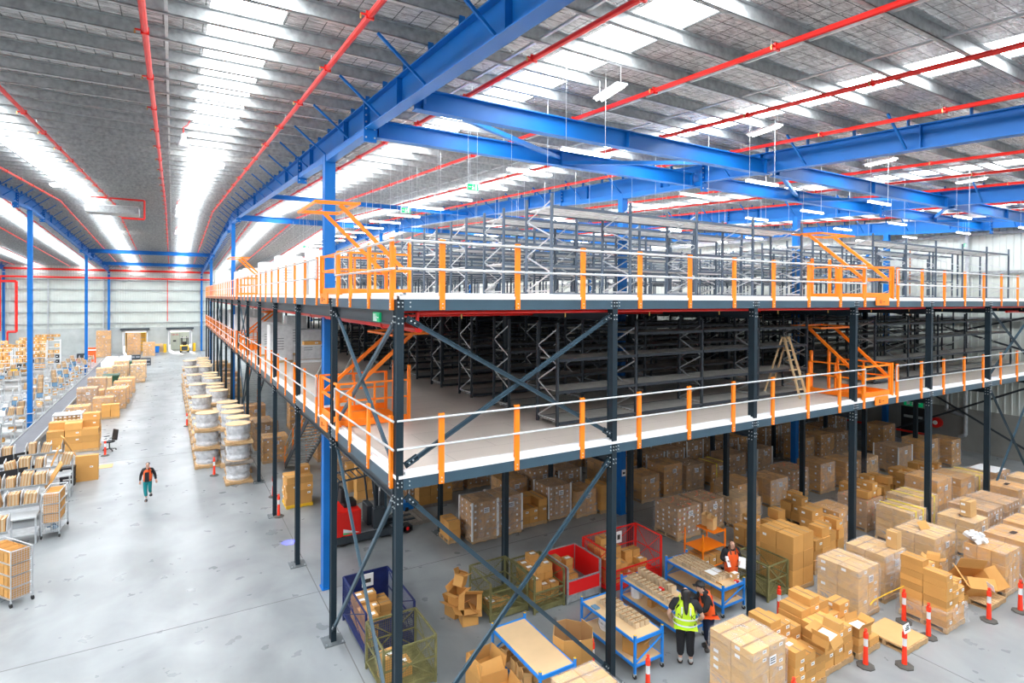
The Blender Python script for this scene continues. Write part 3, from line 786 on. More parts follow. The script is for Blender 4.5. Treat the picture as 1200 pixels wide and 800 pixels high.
# hanging batten lights over the upper deck
def batten(loc, label):
    t = thing('batten_light', label, 'lamp', loc, group='hanging batten lights')
    put('housing', BAT[0], t); put('lamp_tube', BAT[1], t); put('hanging_wire', BAT[2], t)
    return t
BATZ = 11.3
mb = MB(); mb.box(-.62, .62, -.035, .035, .03, .07, WHITE); b0 = mb.mesh('housing')
mb = MB(); mb.box(-.6, .6, -.04, .04, 0, .03, TUBE); b1 = mb.mesh('lamp_tube')
mb = MB()
for u in (-.5, .5): mb.tube((u, 0, .07), (u, 0, 1.9), .006, GALV, 4)
b2 = mb.mesh('hanging_wire'); BAT = (b0, b1, b2)
ADDED_FILL = []
def under(loc):  # added fill lamp, hidden by the deck edge, to brighten the stock below
    t = thing('batten_light', 'batten light under the lower deck, first line in and first back', 'lamp', loc, group='added fill lights under the lower deck')
    put('housing', b0, t); put('lamp_tube', b1, t)
    mb = MB()
    for u in (-.5, .5): mb.tube((u, 0, .07), (u, 0, .18), .008, GALV, 4)
    put('hanging_bracket', mb.mesh('bracket'), t)
    return t
for i in range(5):
    for j in range(15 if i < 3 else 8):
        batten((3.7 + 5.62 * i, -.42 + 2.1 * j, BATZ), 'thin white batten light hanging over the upper deck, %s line in and %s back' % (ORD[i], ORD[j]))
for i in range(5):  # grid of added unseen lamps below the lower deck
    for j in range(4):
        dup(ADDED_FILL[0], (3.2 + 5.6 * i, 2.4 + 4.6 * j, ZL - .62), label='added unseen fill light under the lower deck, %s line in and %s back' % (ORD[i], ORD[j]), group='added fill lights under the lower deck') if ADDED_FILL else ADDED_FILL.append(under((3.2, 2.4, ZL - .62)))
# twin tube fittings close under the roof
for i, (x, y) in enumerate(((3.9, -.9), (8.7, -.9), (14.4, -.7), (19.6, -1.0))):
    z = zr(y) - .62
    t = thing('twin_tube_light', 'twin-tube light fitting close under the roof, %s out from the blue rafter' % ORD[i], 'lamp', (x, y, z), R(80), 'twin-tube roof lights')
    mb = MB(); mb.box(-.45, .45, -.12, .12, .04, .08, WHITE); mb.build('housing', t)
    for v in (-.06, .06): mb = MB(); mb.tube((-.42, v, .02), (.42, v, .02), .018, TUBE, 8); mb.build('lamp_tube', t)
    mb = MB()
    for u in (-.5, .5): mb.tube((u * .8, 0, .08), (u * .8, 0, .4), .006, GALV, 4)
    mb.build('hanging_wire', t)
# exit signs hung over the upper deck
for i, (x, y) in enumerate(((3.08, 3.4), (3.0, 8.0), (3.0, 24.), (9.5, 12.), (31.1, 3.5))):
    exit_sign('hanging_exit_sign', ['green exit sign hanging over the front of the upper deck walkway', 'green exit sign hanging farther back over the same walkway', 'small green exit sign hanging deep over the upper deck walkway', 'green exit sign hanging above the upper deck shelving', 'green exit sign hanging before the clad side wall'][i], (x, y, 11.1), True, .32, .18, wires=1.6)
# high bay bells and small fittings over the aisle
for i, (x, y) in enumerate(((-3.2, 8.6), (-3.2, 31.), (-3.2, 36.5), (-3.2, 46.))):
    z = zr(y) - 1.0
    t = thing('bell_fitting', 'small white bell-shaped fitting hanging over the aisle, %s from the camera end' % ORD[i], 'fitting', (x, y, z), group='bell fittings over the aisle')
    mb = MB(); mb.lathe([(.13, 0), (.14, .03), (.1, .16), (.07, .22), (.07, .34), (.03, .38)], WHITE, 14); mb.build('shade', t)
    mb = MB(); mb.path([(0, 0, .38), (0, 0, .55), (.1, 0, .62), (.15, 0, .75)], .012, RED, 6); mb.build('feed_pipe', t)
for i, (x, y) in enumerate(((-8., 26.), (-13.2, 40.), (-7.8, 52.), (-2.4, 14.), (-1.8, 80.))):
    z = zr(y) - .6
    t = thing('panel_light', 'small twin panel light under the aisle roof, %s from the camera end' % ORD[(1, 2, 3, 0, 4)[i]], 'lamp', (x, y, z), group='panel lights over the aisle')
    for u in (-.35, .35): mb = MB(); mb.box(u - .22, u + .22, -.3, .3, 0, .06, TUBE); mb.build('panel', t)
    mb = MB(); mb.tube((0, 0, .06), (0, 0, .5), .01, GALV, 4); mb.build('hanging_wire', t)
t = thing('unit_heater', 'flat grey air unit hung under the roof with a red pipe loop', 'air unit', (-6.6, 35., 13.6))
mb = MB(); mb.box(-1.5, 1.3, -.8, .8, 0, .45, GALVM); mb.box(-1.45, 1.25, -.75, .75, .45, .5, WHITE); mb.build('casing', t)
mb = MB(); mb.path([(-1.2, -.9, .9), (1.6, -.9, .9), (1.6, -.9, -.3), (.4, -.9, -.3)], .06, RED, 8); mb.build('pipe_loop', t)

# stairs up to the lower deck
def stair(x, y0, y1, label, z1=ZL, w=1.0):
    t = thing('staircase', label, 'stairs', (x, 0, 0), group='mezzanine stairs'); n = 26; s = (y1 - y0) / n
    for u in (0, w): mb = MB(); mb.bar((u, y0, 0.1), (u, y1, z1), .04, .24, DARK); mb.build('stringer', t)
    for k in range(n): mb = MB(); mb.box(.02, w - .02, y0 + s * k - .13, y0 + s * k + .13, z1 * (k + .5) / n - .02, z1 * (k + .5) / n, GALVM); mb.build('tread', t)
    for u in (0, w):
        mb = MB()
        for h in (.5, 1.0): mb.tube((u, y0, .1 + h), (u, y1, z1 + h), .022, GALV, 8)
        mb.build('handrail', t)
        for k in range(5):
            f = k / 4; mb = MB(); yy = y0 + (y1 - y0) * f; mb.bar((u, yy, .1 + (z1 - .1) * f), (u, yy, .1 + (z1 - .1) * f + 1.02), .05, .02, ORANGE); mb.build('rail_post', t)
stair(1.3, 20.0, 11.6, 'grey staircase with galvanised rails climbing under the aisle edge, nearer one')
stair(1.3, 39.0, 30.6, 'grey staircase with galvanised rails farther along the aisle edge')
# ------------------------------------------------------------------ cartons, pallets, wrapped loads
CM = {}
def carton_mesh(w, d, h, m=CARD, label=(1, 0), flat=True, ltop=False):
    """Closed carton, origin at the centre of its base. label: which of front (-y) / side (-x) carry a white sticker."""
    key = (round(w, 3), round(d, 3), round(h, 3), m.name, label, ltop)
    if key in CM: return CM[key]
    mb = MB(); g = .007; mb.box(-w / 2 + g, w / 2 - g, -d / 2 + g, d / 2 - g, 0, h - .006, m); h -= .004
    e = .0025
    if w >= d: mb.box(-w / 2 + g, w / 2 - g, -.004, .004, h - .003, h - .0005, SEAM); mb.box(-w / 2 + g, w / 2 - g, -.03, .03, h - .003, h - .001, TAPE)
    else: mb.box(-.004, .004, -d / 2 + g, d / 2 - g, h - .003, h - .0005, SEAM); mb.box(-.03, .03, -d / 2 + g, d / 2 - g, h - .003, h - .001, TAPE)
    lw, lh = min(.12, w * .34), min(.07, h * .4)
    if label[0]:
        x = w * .2; z = h * .55; mb.box(x - lw / 2, x + lw / 2, -d / 2 + g - e, -d / 2 + g, z - lh / 2, z + lh / 2, LABEL)
        mb.box(x - lw * .35, x + lw * .2, -d / 2 + g - e * 1.5, -d / 2 + g - e, z - lh * .1, z + lh * .15, INK)
    if label[1]:
        y = d * .2; z = h * .55; mb.box(-w / 2 + g - e, -w / 2 + g, y - lw / 2, y + lw / 2, z - lh / 2, z + lh / 2, LABEL)
    if ltop: mb.box(-.07, .09, -.06, .05, h - .001, h + .001, LABEL)
    CM[key] = mb.mesh('carton'); return CM[key]
def pallet_mesh(w=1.1, d=1.1, m=WOOD):
    key = ('pallet', w, d, m.name)
    if key in CM: return CM[key]
    mb = MB(); n = 7; s = w / n
    for k in range(n): mb.box(-w / 2 + s * k + .012, -w / 2 + s * (k + 1) - .012, -d / 2, d / 2, .118, .138, m)
    for y in (-d / 2, -.04, d / 2 - .08): mb.box(-w / 2, w / 2, y, y + .08, .02, .118, m)
    for k in (0, 3, 6): mb.box(-w / 2 + s * k + .012, -w / 2 + s * (k + 1) - .012, -d / 2, d / 2, 0, .02, m)
    CM[key] = mb.mesh('pallet'); return CM[key]
PH = .138
def pallet(x, y, label, w=1.1, d=1.1, m=WOOD, z=0., rz=0., group='wooden pallets'):
    o = put('wooden_pallet', pallet_mesh(w, d, m), None, (x, y, z), rz); return tag(o, label, 'pallet', group)
def film_mesh(w, d, h, jag=.03, seed=0):
    r = random.Random(seed); mb = MB(); n = 6
    def P(u, v, z, k): return (u * (w / 2 + .012) + r.uniform(-1, 1) * jag * .4, v * (d / 2 + .012) + r.uniform(-1, 1) * jag * .4, z)
    ring = []
    per = [(-1, -1), (-.33, -1), (.33, -1), (1, -1), (1, -.33), (1, .33), (1, 1), (.33, 1), (-.33, 1), (-1, 1), (-1, .33), (-1, -.33)]
    zs = [.06, h * .3, h * .55, h * .8, h + .012]
    for zi, z in enumerate(zs): ring.append([(u * (w / 2 + .014 + (r.uniform(0, jag) if 0 < zi < 4 or zi == 0 else 0)), v * (d / 2 + .014 + (r.uniform(0, jag) if zi < 4 else 0)), z + (r.uniform(-.03, .03) if zi == 0 else 0)) for u, v in per])
    for a, b in zip(ring[:-1], ring[1:]):
        for i in range(12):
            j = (i + 1) % 12; mb.face((a[i], a[j], b[j], b[i]), FILM)
    mb.face(ring[-1], FILM)
    return mb.mesh('film')
LM = {}
class BARE:
    """A prototype with its parts as they were before the extras of one label were added."""
    def __init__(s, t): s.t = t; s.parts = list(kids(t))
_dup = dup
def dup(root, *a, **k):
    if isinstance(root, BARE):
        keep = KIDS[root.t.name]; KIDS[root.t.name] = root.parts
        r = _dup(root.t, *a, **k); KIDS[root.t.name] = keep
        return r
    return _dup(root, *a, **k)
DSLOT = mat('dark_slot', (.05, .03, .02), .9)
def extras(t, label, w, d, h):
    e = .02
    if 'strap' in label:
        for u in (-w * .22, w * .24):
            mb = MB(); mb.box(u - .03, u + .03, -d / 2 - e, d / 2 + e, h + .014, h + .022, STRAPY); mb.box(u - .03, u + .03, -d / 2 - e - .004, -d / 2 - e, .12, h + .022, STRAPY); mb.build('strap', t)
    if 'slot' in label:
        mb = MB(); mb.box(-.16, .16, -.07, .07, h + .0135, h + .0155, DSLOT); mb.build('top_slot', t)
    if 'flap' in label:
        mb = MB(); mb.face([(-.25, 0, h + .015), (.1, -.1, h + .015), (.15, .05, h + .22), (-.2, .15, h + .2)], CARD); mb.face([(-.2, .15, h + .199), (.15, .05, h + .219), (.1, -.1, h + .014), (-.25, 0, h + .014)], CARDL); mb.build('torn_flap', t)
    if 'film' in label and ('loose' in label or 'draped' in label or 'trailing' in label or 'curling' in label or 'torn' in label):
        q = random.Random(len(label)); mb = MB(); P = [(-w / 2 - .05, -d / 2 - .04, h)]
        for k in range(7):
            z0, z1 = h - h * .11 * k, h - h * .11 * (k + 1); a, b = q.uniform(.02, .12), q.uniform(.02, .12)
            mb.face([(-w / 2 - a, -d / 2 - a, z0), (-w / 2 + w * (1 - k * .1), -d / 2 - .03, z0), (-w / 2 + w * (.9 - k * .1), -d / 2 - .03 - b, z1), (-w / 2 - b, -d / 2 - b, z1)], FILM)
        mb.build('hanging_film', t)
    if 'red dot' in label or 'red-dotted' in label or 'bright dots' in label:
        q = random.Random(3); mb = MB()
        for k in range(14): x, y = q.uniform(-w * .45, w * .45), q.uniform(-d * .45, d * .45); mb.box(x - .03, x + .03, y - .025, y + .025, h + .013, h + .016, HIORANGE)
        mb.build('sticker_dots', t); kids(t)[-1]['kind'] = 'stuff'
    return t
def wrapped(x, y, h, nx, ny, nz, label, w=1.06, d=1.06, m=CARDL, near=False, corners=False, sheet=True, lab=(1, 0), group='shrink-wrapped pallet loads', hole=True, pm=WOOD, rz=0.):
    """(x, y): the corner facing the camera (min x, min y); h: top of the load."""
    key = (h, nx, ny, nz, w, d, m.name, near, corners, sheet, lab, pm.name)
    loc = (x + w / 2, y + d / 2, 0)
    if key in LM:
        return extras(dup(LM[key], loc, rz, label), label, w, d, h)
    t = thing('wrapped_pallet_load', label, 'pallet load', loc, rz, group)
    put('pallet', pallet_mesh(round(w + .03, 2), round(d + .03, 2), pm), t)
    cw, cd, ch = w / nx, d / ny, (h - PH) / nz; rr = random.Random(hash(key) % 999)
    if near:
        for k in range(nz):
            for i in range(nx):
                for j in range(ny):
                    if 0 < i < nx - 1 and 0 < j < ny - 1 and k < nz - 1: continue
                    if (i == nx - 1 or j == ny - 1) and i and j and k < nz - 1: continue
                    put('carton', carton_mesh(cw, cd, ch, m, lab if rr.random() < .4 else (0, 0)), t, (-w / 2 + cw * (i + .5), -d / 2 + cd * (j + .5), PH + ch * k))
    else:
        mb = MB(); g = .008
        for k in range(nz):
            for i in range(nx):
                for j in range(ny):
                    if 0 < i < nx - 1 and 0 < j < ny - 1 and k < nz - 1: continue
                    x0, y0, z0 = -w / 2 + cw * i, -d / 2 + cd * j, PH + ch * k
                    mb.box(x0 + g, x0 + cw - g, y0 + g, y0 + cd - g, z0, z0 + ch - g * 1.4, m)
                    if lab[0] and j == 0 and rr.random() < .8: mb.box(x0 + cw * .35, x0 + cw * .35 + .07, y0 + g - .003, y0 + g, z0 + ch * .35, z0 + ch * .35 + .07, LABEL)
                    if lab[1] and i == 0 and rr.random() < .8: mb.box(x0 + g - .003, x0 + g, y0 + cd * .35, y0 + cd * .35 + .07, z0 + ch * .35, z0 + ch * .35 + .07, LABEL)
                    if len(lab) > 2 and j == 0 and rr.random() < .35: mb.box(x0 + cw * .05, x0 + cw * .05 + .045, y0 + g - .003, y0 + g, z0 + ch * .7, z0 + ch * .7 + .045, RED)
        o = mb.build('carton_block', t); 
    put('stretch_film', film_mesh(w, d, h, .035, hash(key) % 99), t)
    if corners:
        mb = MB()
        for sx in (-1, 1):
            for sy in (-1, 1): mb.bar((sx * (w / 2 + .016), sy * (d / 2 + .016), .1), (sx * (w / 2 + .016), sy * (d / 2 + .016), h + .02), .05, .05, WHITE)
        mb.build('edge_protector', t); kids(t)[-1]['kind'] = 'stuff'
    if sheet:
        mb = MB(); z = h * .78; q = -d / 2 - .03; mb.box(-.05, .16, q - .004, q, z - .09, z + .09, PAPER)
        for s in (-.05, .0, .04): mb.box(-.03, .13, q - .006, q - .004, z + s - .008, z + s + .012, INK)
        mb.build('label_sheet', t)
    LM[key] = BARE(t)
    return extras(t, label, w, d, h)

POSX = {1: [''], 2: ['aisle-half', 'inner-half'], 3: ['aisle-third', 'middle', 'inner-third'], 4: ['aisle-end', 'second-along', 'third-along', 'inner-end']}
NBOX = [0]
def stack(x, y, maps, w, d, h, where, group, m=CARD, lab=(1, 1), pal=True, pw=None, jitter=.012, z0=None, name='cardboard_box', pallab=None, cat='box', pmat=WOOD, ltop=0.):
    """maps[j][i]: how many layers stand at column i (away from the aisle), row j (away from the front). (x, y) is the corner facing the camera."""
    ny, nx = len(maps), len(maps[0])
    if pal: 
        pallet(x + w * nx / 2, y + d * ny / 2, pallab or 'wooden pallet under the ' + where, round(pw or w * nx + .02, 2), round(w and d * ny + .02, 2), pmat)
    zb = PH if pal else 0.
    if z0 is not None: zb = z0
    top = max(max(r) for r in maps)
    for j in range(ny):
        for i in range(nx):
            for k in range(maps[j][i]):
                tp = k == maps[j][i] - 1
                lay = 'on top' if tp else ('bottom' if k == 0 else '%s up' % ORD[k])
                pos = ' '.join(q for q in ([('front', 'second-row', 'third-row', 'fourth-row')[j]] if ny > 1 else []) + ([POSX[nx][i]] if nx > 1 else []))
                o = put(name, carton_mesh(w, d, h, m, lab if rnd.random() < .45 else (0, 0), ltop=(rnd.random() < ltop)), None, (x + w * (i + .5) + rnd.uniform(-1, 1) * jitter, y + d * (j + .5) + rnd.uniform(-1, 1) * jitter, zb + h * k), rnd.uniform(-1, 1) * jitter * 1.5)
                tag(o, '%s, %s %s' % (where, lay, pos) if pos else '%s, %s' % (where, lay), cat, group); NBOX[0] += 1

# open carton with flaps
def open_carton(loc, w, d, h, label, rot=(0, 0, 0), flaps=(70, 20, 110, 50), m=CARD, group='opened cartons', fill=None):
    t = thing('open_cardboard_box', label, 'box', loc, 0, group); t.rotation_euler = rot
    mb = MB(); k = .006
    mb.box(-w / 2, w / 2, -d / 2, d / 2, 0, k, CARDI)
    mb.box(-w / 2, -w / 2 + k, -d / 2, d / 2, 0, h, m); mb.box(w / 2 - k, w / 2, -d / 2, d / 2, 0, h, m)
    mb.box(-w / 2, w / 2, -d / 2, -d / 2 + k, 0, h, m); mb.box(-w / 2, w / 2, d / 2 - k, d / 2, 0, h, m)
    mb.build('box_body', t)
    L = min(w, d) * .48
    for (sx, sy), an in zip(((0, -1), (1, 0), (0, 1), (-1, 0)), flaps):
        a = R(an); mb = MB(); o = L * math.cos(a); z = L * math.sin(a)
        if sy: y0 = sy * d / 2; P = ((-w / 2, y0, h), (w / 2, y0, h), (w / 2, y0 + sy * o, h + z), (-w / 2, y0 + sy * o, h + z))
        else: x0 = sx * w / 2; P = ((x0, -d / 2, h), (x0, d / 2, h), (x0 + sx * o, d / 2, h + z), (x0 + sx * o, -d / 2, h + z))
        n = (Vector(P[1]) - Vector(P[0])).cross(Vector(P[2]) - Vector(P[0])).normalized() * .005
        mb.hexa([tuple(Vector(p) - n) for p in P] + [tuple(Vector(p) + n) for p in P], m); mb.build('flap', t)
    if fill:
        mb = MB(); mb.box(-w / 2 + .02, w / 2 - .02, -d / 2 + .02, d / 2 - .02, h * .3, h * .8, fill); mb.build('contents', t)
    return t

# --- front row of loads on the open floor by the bollards
wrapped(6.50, -2.30, 1.32, 2, 2, 7, 'tall wrapped carton load standing beside the worker in the yellow vest', 1.08, 1.06, near=True, lab=(1, 1), sheet=True)
S1 = 'brown carton, stepped stack beside the tall wrapped load'
stack(7.75, -2.40, [[5, 4, 3], [7, 6, 5]], .375, .57, .17, S1, 'cartons in the first stepped stack', lab=(1, 0), ltop=.2, pallab='wooden pallet under the stepped stack beside the tall wrapped load')
S2 = 'brown carton, double stack behind the half-open carton'
stack(9.02, -2.30, [[5, 5, 4], [6, 7, 6]], .375, .57, .175, S2, 'cartons in the second stepped stack', lab=(1, 0), ltop=.1, pallab='wooden pallet under the double stack near the open carton')
open_carton((8.75, -2.45, .95), .5, .36, .2, 'opened carton with long flaps hanging between the two stepped stacks', (R(4), 0, R(8)), (-60, 75, 10, 60), fill=LABEL)
S3 = 'brown carton, low stack beside the board-topped pallet'
stack(10.30, -2.35, [[2, 1], [2, 2], [3, 4]], .46, .36, .17, S3, 'cartons in the low stack', pallab='wooden pallet under the low stack by the bollards')
open_carton((10.55, -2.2, .49), .44, .34, .22, 'opened carton holding white packs on the low stack', (0, 0, R(-6)), (60, 40, 80, 30), fill=LABEL)
o = pallet(11.95, -2.35, 'wooden pallet topped with a bare brown board beside the bollards', 1.05, 1.0)
mb = MB(); mb.box(11.45, 12.45, -2.82, -1.88, .14, .155, CARDL); tag(mb.build('cardboard_sheet'), 'flat brown board covering the otherwise empty pallet', 'sheet')
wrapped(11.88, -1.50, 1.3, 2, 2, 6, 'wrapped flat-topped carton load behind the board-topped pallet', 1.02, 1.1, near=True, lab=(1, 1))
wrapped(13.45, -1.38, 1.3, 2, 2, 6, 'wrapped carton load with film hanging loose over its lower cartons', 1.1, 1.06, near=True, lab=(1, 0))
S4 = 'carton in the big staircase stack behind two bollards'
stack(13.26, -2.92, [[8, 6, 5], [9, 8, 6]], .335, .54, .165, S4, 'cartons in the staircase stack', lab=(1, 0), pallab='wooden pallet under the big staircase stack')
mb = MB(); t = thing('stretch_film', 'torn clear film slumped around the foot of the staircase stack', 'film', (13.77, -2.38, 0)); put('film', film_mesh(1.06, 1.12, .55, .07, 5), t)
S5 = 'small carton, tumbled pile beside the staircase stack'
stack(14.45, -2.55, [[3, 4, 3], [4, 5, 3]], .34, .42, .165, S5, 'cartons in the tumbled pile', jitter=.05, pallab='wooden pallet under the tumbled carton pile')
open_carton((14.75, -2.0, .97), .4, .3, .22, 'small opened carton perched on the tumbled pile', (0, R(8), R(20)), (20, 60, 30, 100))
put_b = put('cardboard_box', carton_mesh(.26, .3, .48, CARDL, (0, 1)), None, (14.15, -1.62, PH + .01)); put_b.location.z = 1.31
put_b.location = (14.3, -1.2, 1.315); tag(put_b, 'single upright carton standing on the loosely wrapped load', 'box')
pallet(16.0, -2.55, 'empty wooden pallet under the tilted open carton', 1.0, 1.0)
open_carton((15.9, -2.35, .30), .95, .62, .42, 'large empty open carton tilted over on a pallet behind a bollard', (R(38), R(10), R(-20)), (160, 60, 70, 30))
wrapped(15.95, -1.55, 1.3, 3, 2, 5, 'wrapped carton load with a torn flap lifting from its top', 1.35, 1.1, near=True, lab=(1, 0))
wrapped(16.75, -2.95, 1.22, 4, 3, 3, 'carton load with white film bunched on top near the last bollards', 1.0, 1.0, CARD, near=True, lab=(1, 1), sheet=False)
mb = MB(); r9 = random.Random(3)
for k in range(16): 
    a = r9.uniform(0, 6.28); q = r9.uniform(.02, .3); mb.tube((17.05, -2.15, 1.23), (17.05 + q * math.cos(a), -2.15 + q * math.sin(a), 1.24 + r9.uniform(.05, .28)), .04, RUBBISH, 5, .09)
tag(mb.build('film_bundle'), 'crumpled white film bunched on top of the carton load', 'film')
wrapped(18.15, -3.0, 1.25, 3, 2, 2, 'deep-boxed carton load with a centre slot at the far bollards', 1.25, 1.05, CARD, near=True, lab=(1, 1), sheet=False)
for dx, dz, l in ((.15, 0, 'upper'), (.18, -.26, 'lower')):
    o = put('cardboard_box', carton_mesh(.46, .3, .26, CARDL, (0, 1)), None, (19.2 + dx, -1.1, 1.22 + .26 + dz)); tag(o, '%s of two loose cartons standing on the white-labelled load' % l, 'box')
wrapped(18.75, -1.5, 1.2, 2, 2, 5, 'low wrapped load with a dark slot in its top, behind the bollards', 1.05, 1.05, near=False, lab=(1, 0))
wrapped(20.3, -1.3, 1.22, 5, 3, 4, 'long wrapped load covered in white labels along its side', 1.25, 1.15, CARDR, lab=(1, 1))
wrapped(21.7, -1.35, 1.22, 5, 3, 4, 'second white-labelled wrapped load directly beyond the first', 1.2, 1.15, CARDR, lab=(1, 1), sheet=False)
wrapped(20.0, -2.9, 1.2, 3, 2, 3, 'wrapped load at the open floor edge beyond the deep-boxed one', 1.2, 1.1, CARD)
wrapped(21.8, -2.8, 1.25, 3, 3, 4, 'last wrapped load on the open floor side', 1.2, 1.1, CARDL)

# --- between the front row and the cross aisle, under the deck
S6 = 'large carton, tall three-layer stack by the mesh cage'
stack(11.75, .22, [[3, 3], [3, 3]], .50, .54, .49, S6, 'large cartons in the three-layer stack', lab=(1, 1), jitter=.006, pallab='wooden pallet under the tall three-layer stack')
S7 = 'carton, mixed stack behind the three-layer one'
stack(13.35, .55, [[3, 4], [3, 3]], .42, .44, .30, S7, 'cartons in the mixed stack', jitter=.03)
S8 = 'brown carton in the tall loose stack beside a front row post'
stack(14.75, 1.05, [[3, 2, 3], [4, 4, 3]], .36, .46, .31, S8, 'cartons in the tall loose stack', jitter=.04)
wrapped(16.0, 1.3, 1.15, 2, 3, 5, 'half-wrapped carton tower between the front posts', 1.0, 1.0, CARD, lab=(1, 1))
wrapped(18.05, 1.45, 1.12, 3, 2, 4, 'red-dotted wrapped load with loose cartons piled on top', 1.12, 1.06, CARDR, lab=(1, 1, 1))
S9 = 'small brown carton heaped on the red-dotted wrapped load'
stack(18.2, 1.5, [[1, 2, 1]], .32, .4, .26, S9, 'cartons on the red-dotted load', pal=False, z0=1.15, jitter=.04)
wrapped(17.75, -.1, 1.25, 2, 2, 5, 'pale wrapped load with yellow straps under the deck edge', 1.1, 1.1, CARDL)
wrapped(19.2, .25, 1.3, 2, 2, 3, 'yellow-strapped long carton load behind the front row', 1.35, 1.1, CARDL, near=False, sheet=False)
wrapped(21.35, .6, 1.55, 2, 2, 3, 'tall load of wide printed cartons under the deck', 1.15, 1.1, CARD, lab=(1, 1))
wrapped(22.8, .4, 1.45, 2, 2, 4, 'tall printed carton load next to the sixth front bay', 1.2, 1.1, CARD, lab=(0, 1))
wrapped(24.3, .5, 1.25, 3, 2, 3, 'yellow-strapped pale load close to the side wall end', 1.3, 1.1, CARDL, sheet=False)
wrapped(25.9, .3, 1.2, 3, 2, 4, 'load capped with a white sheet near the side wall', 1.25, 1.1, CARDR)
mb = MB(); mb.box(25.95, 27.05, .4, 1.3, 1.22, 1.235, PAPER); tag(mb.build('paper_sheet'), 'white sheet lying on the load near the side wall', 'sheet')
wrapped(24.0, -.95, 1.2, 3, 2, 3, 'low slotted carton load outside the deck edge', 1.25, 1.1, CARD)
wrapped(25.8, -1.1, 1.25, 3, 2, 3, 'wrapped load outside the deck edge, farthest along', 1.2, 1.1, CARDL)
wrapped(23.0, -2.5, 1.2, 3, 2, 3, 'wrapped load outside the deck near the last front post', 1.2, 1.1, CARD)
# second band
rb2 = [('wrapped load with red dots and many small labels at the cross aisle corner', 11.55, 4.35, 1.12, (5, 4, 6), CARDR, (1, 1, 1), 1.15),
       ('grey-filmed load just behind the red-dotted corner load', 12.9, 4.4, 1.1, (4, 3, 4), CARDR, (1, 1), 1.1),
       ('low flat white-filmed load in the second band', 14.2, 3.85, 1.05, (3, 3, 4), CARDL, (0, 1), 1.2),
       ('board-topped wrapped load in the second band', 15.45, 4.9, 1.15, (3, 2, 4), CARD, (1, 1), 1.2),
       ('load with curling film at its corner in the second band', 17.2, 4.7, 1.1, (3, 3, 3), CARD, (1, 0), 1.15),
       ('grey wrapped load with bright dots on its lid', 18.9, 4.85, 1.2, (4, 3, 4), CARDR, (1, 1, 1), 1.1),
       ('carton load with film trailing over its side', 20.5, 4.6, 1.3, (2, 2, 4), CARD, (1, 1), 1.1),
       ('dark carton load in the middle of the second band', 22.1, 4.4, 1.2, (3, 2, 4), CARD, (1, 0), 1.1),
       ('squat wrapped load beside a tall one in the second band', 23.9, 4.5, 1.1, (3, 2, 3), CARDL, (1, 0), 1.1),
       ('white-cornered wrapped load before the fire door', 26.4, 4.3, 1.3, (3, 2, 4), CARDR, (0, 1), 1.3),
       ('wide brown load next to the side wall', 28.4, 4.0, 1.45, (3, 3, 4), CARD, (0, 0), 1.35),
       ('small labelled load at the foot of the black bracing', 30.2, 3.6, 1.35, (2, 2, 4), CARD, (1, 1), 1.0)]
for l, x, y, h, n, m, lb, w in rb2: wrapped(x, y, h, *n, l, w, 1.08, m, lab=lb, corners='white-cornered' in l)
# mixed cartons heaped across the middle (each its own box)
GM = 'cartons heaped between the second band and the front stacks'
hp = [(13.0, 2.3, [[2, 2], [2, 3]], 'beside the person in long orange vest'), (14.2, 2.55, [[2, 3, 1]], 'midway to the tall loose stack'), (16.5, 2.9, [[3, 2], [2, 3]], 'behind the half-wrapped tower'),
      (19.7, 2.5, [[2, 3, 2], [3, 2, 3]], 'past the red-dotted load'), (21.5, 2.6, [[2, 3], [3, 3]], 'under the fifth bay'), (23.2, 2.5, [[3, 2, 3], [2, 3, 3]], 'under the sixth bay')]
hp += [(25.3, 2.5, [[3, 2, 3], [3, 3, 2]], 'in front of the white-cornered load'), (15.9, 6.15, [[2, 3]], 'behind the board-topped load')]
for x, y, mp, wh in hp:
    stack(x, y, mp, .38, .44, .3, 'carton, heap ' + wh, GM, jitter=.05, lab=(1, 1), pallab='wooden pallet under the heap ' + wh)

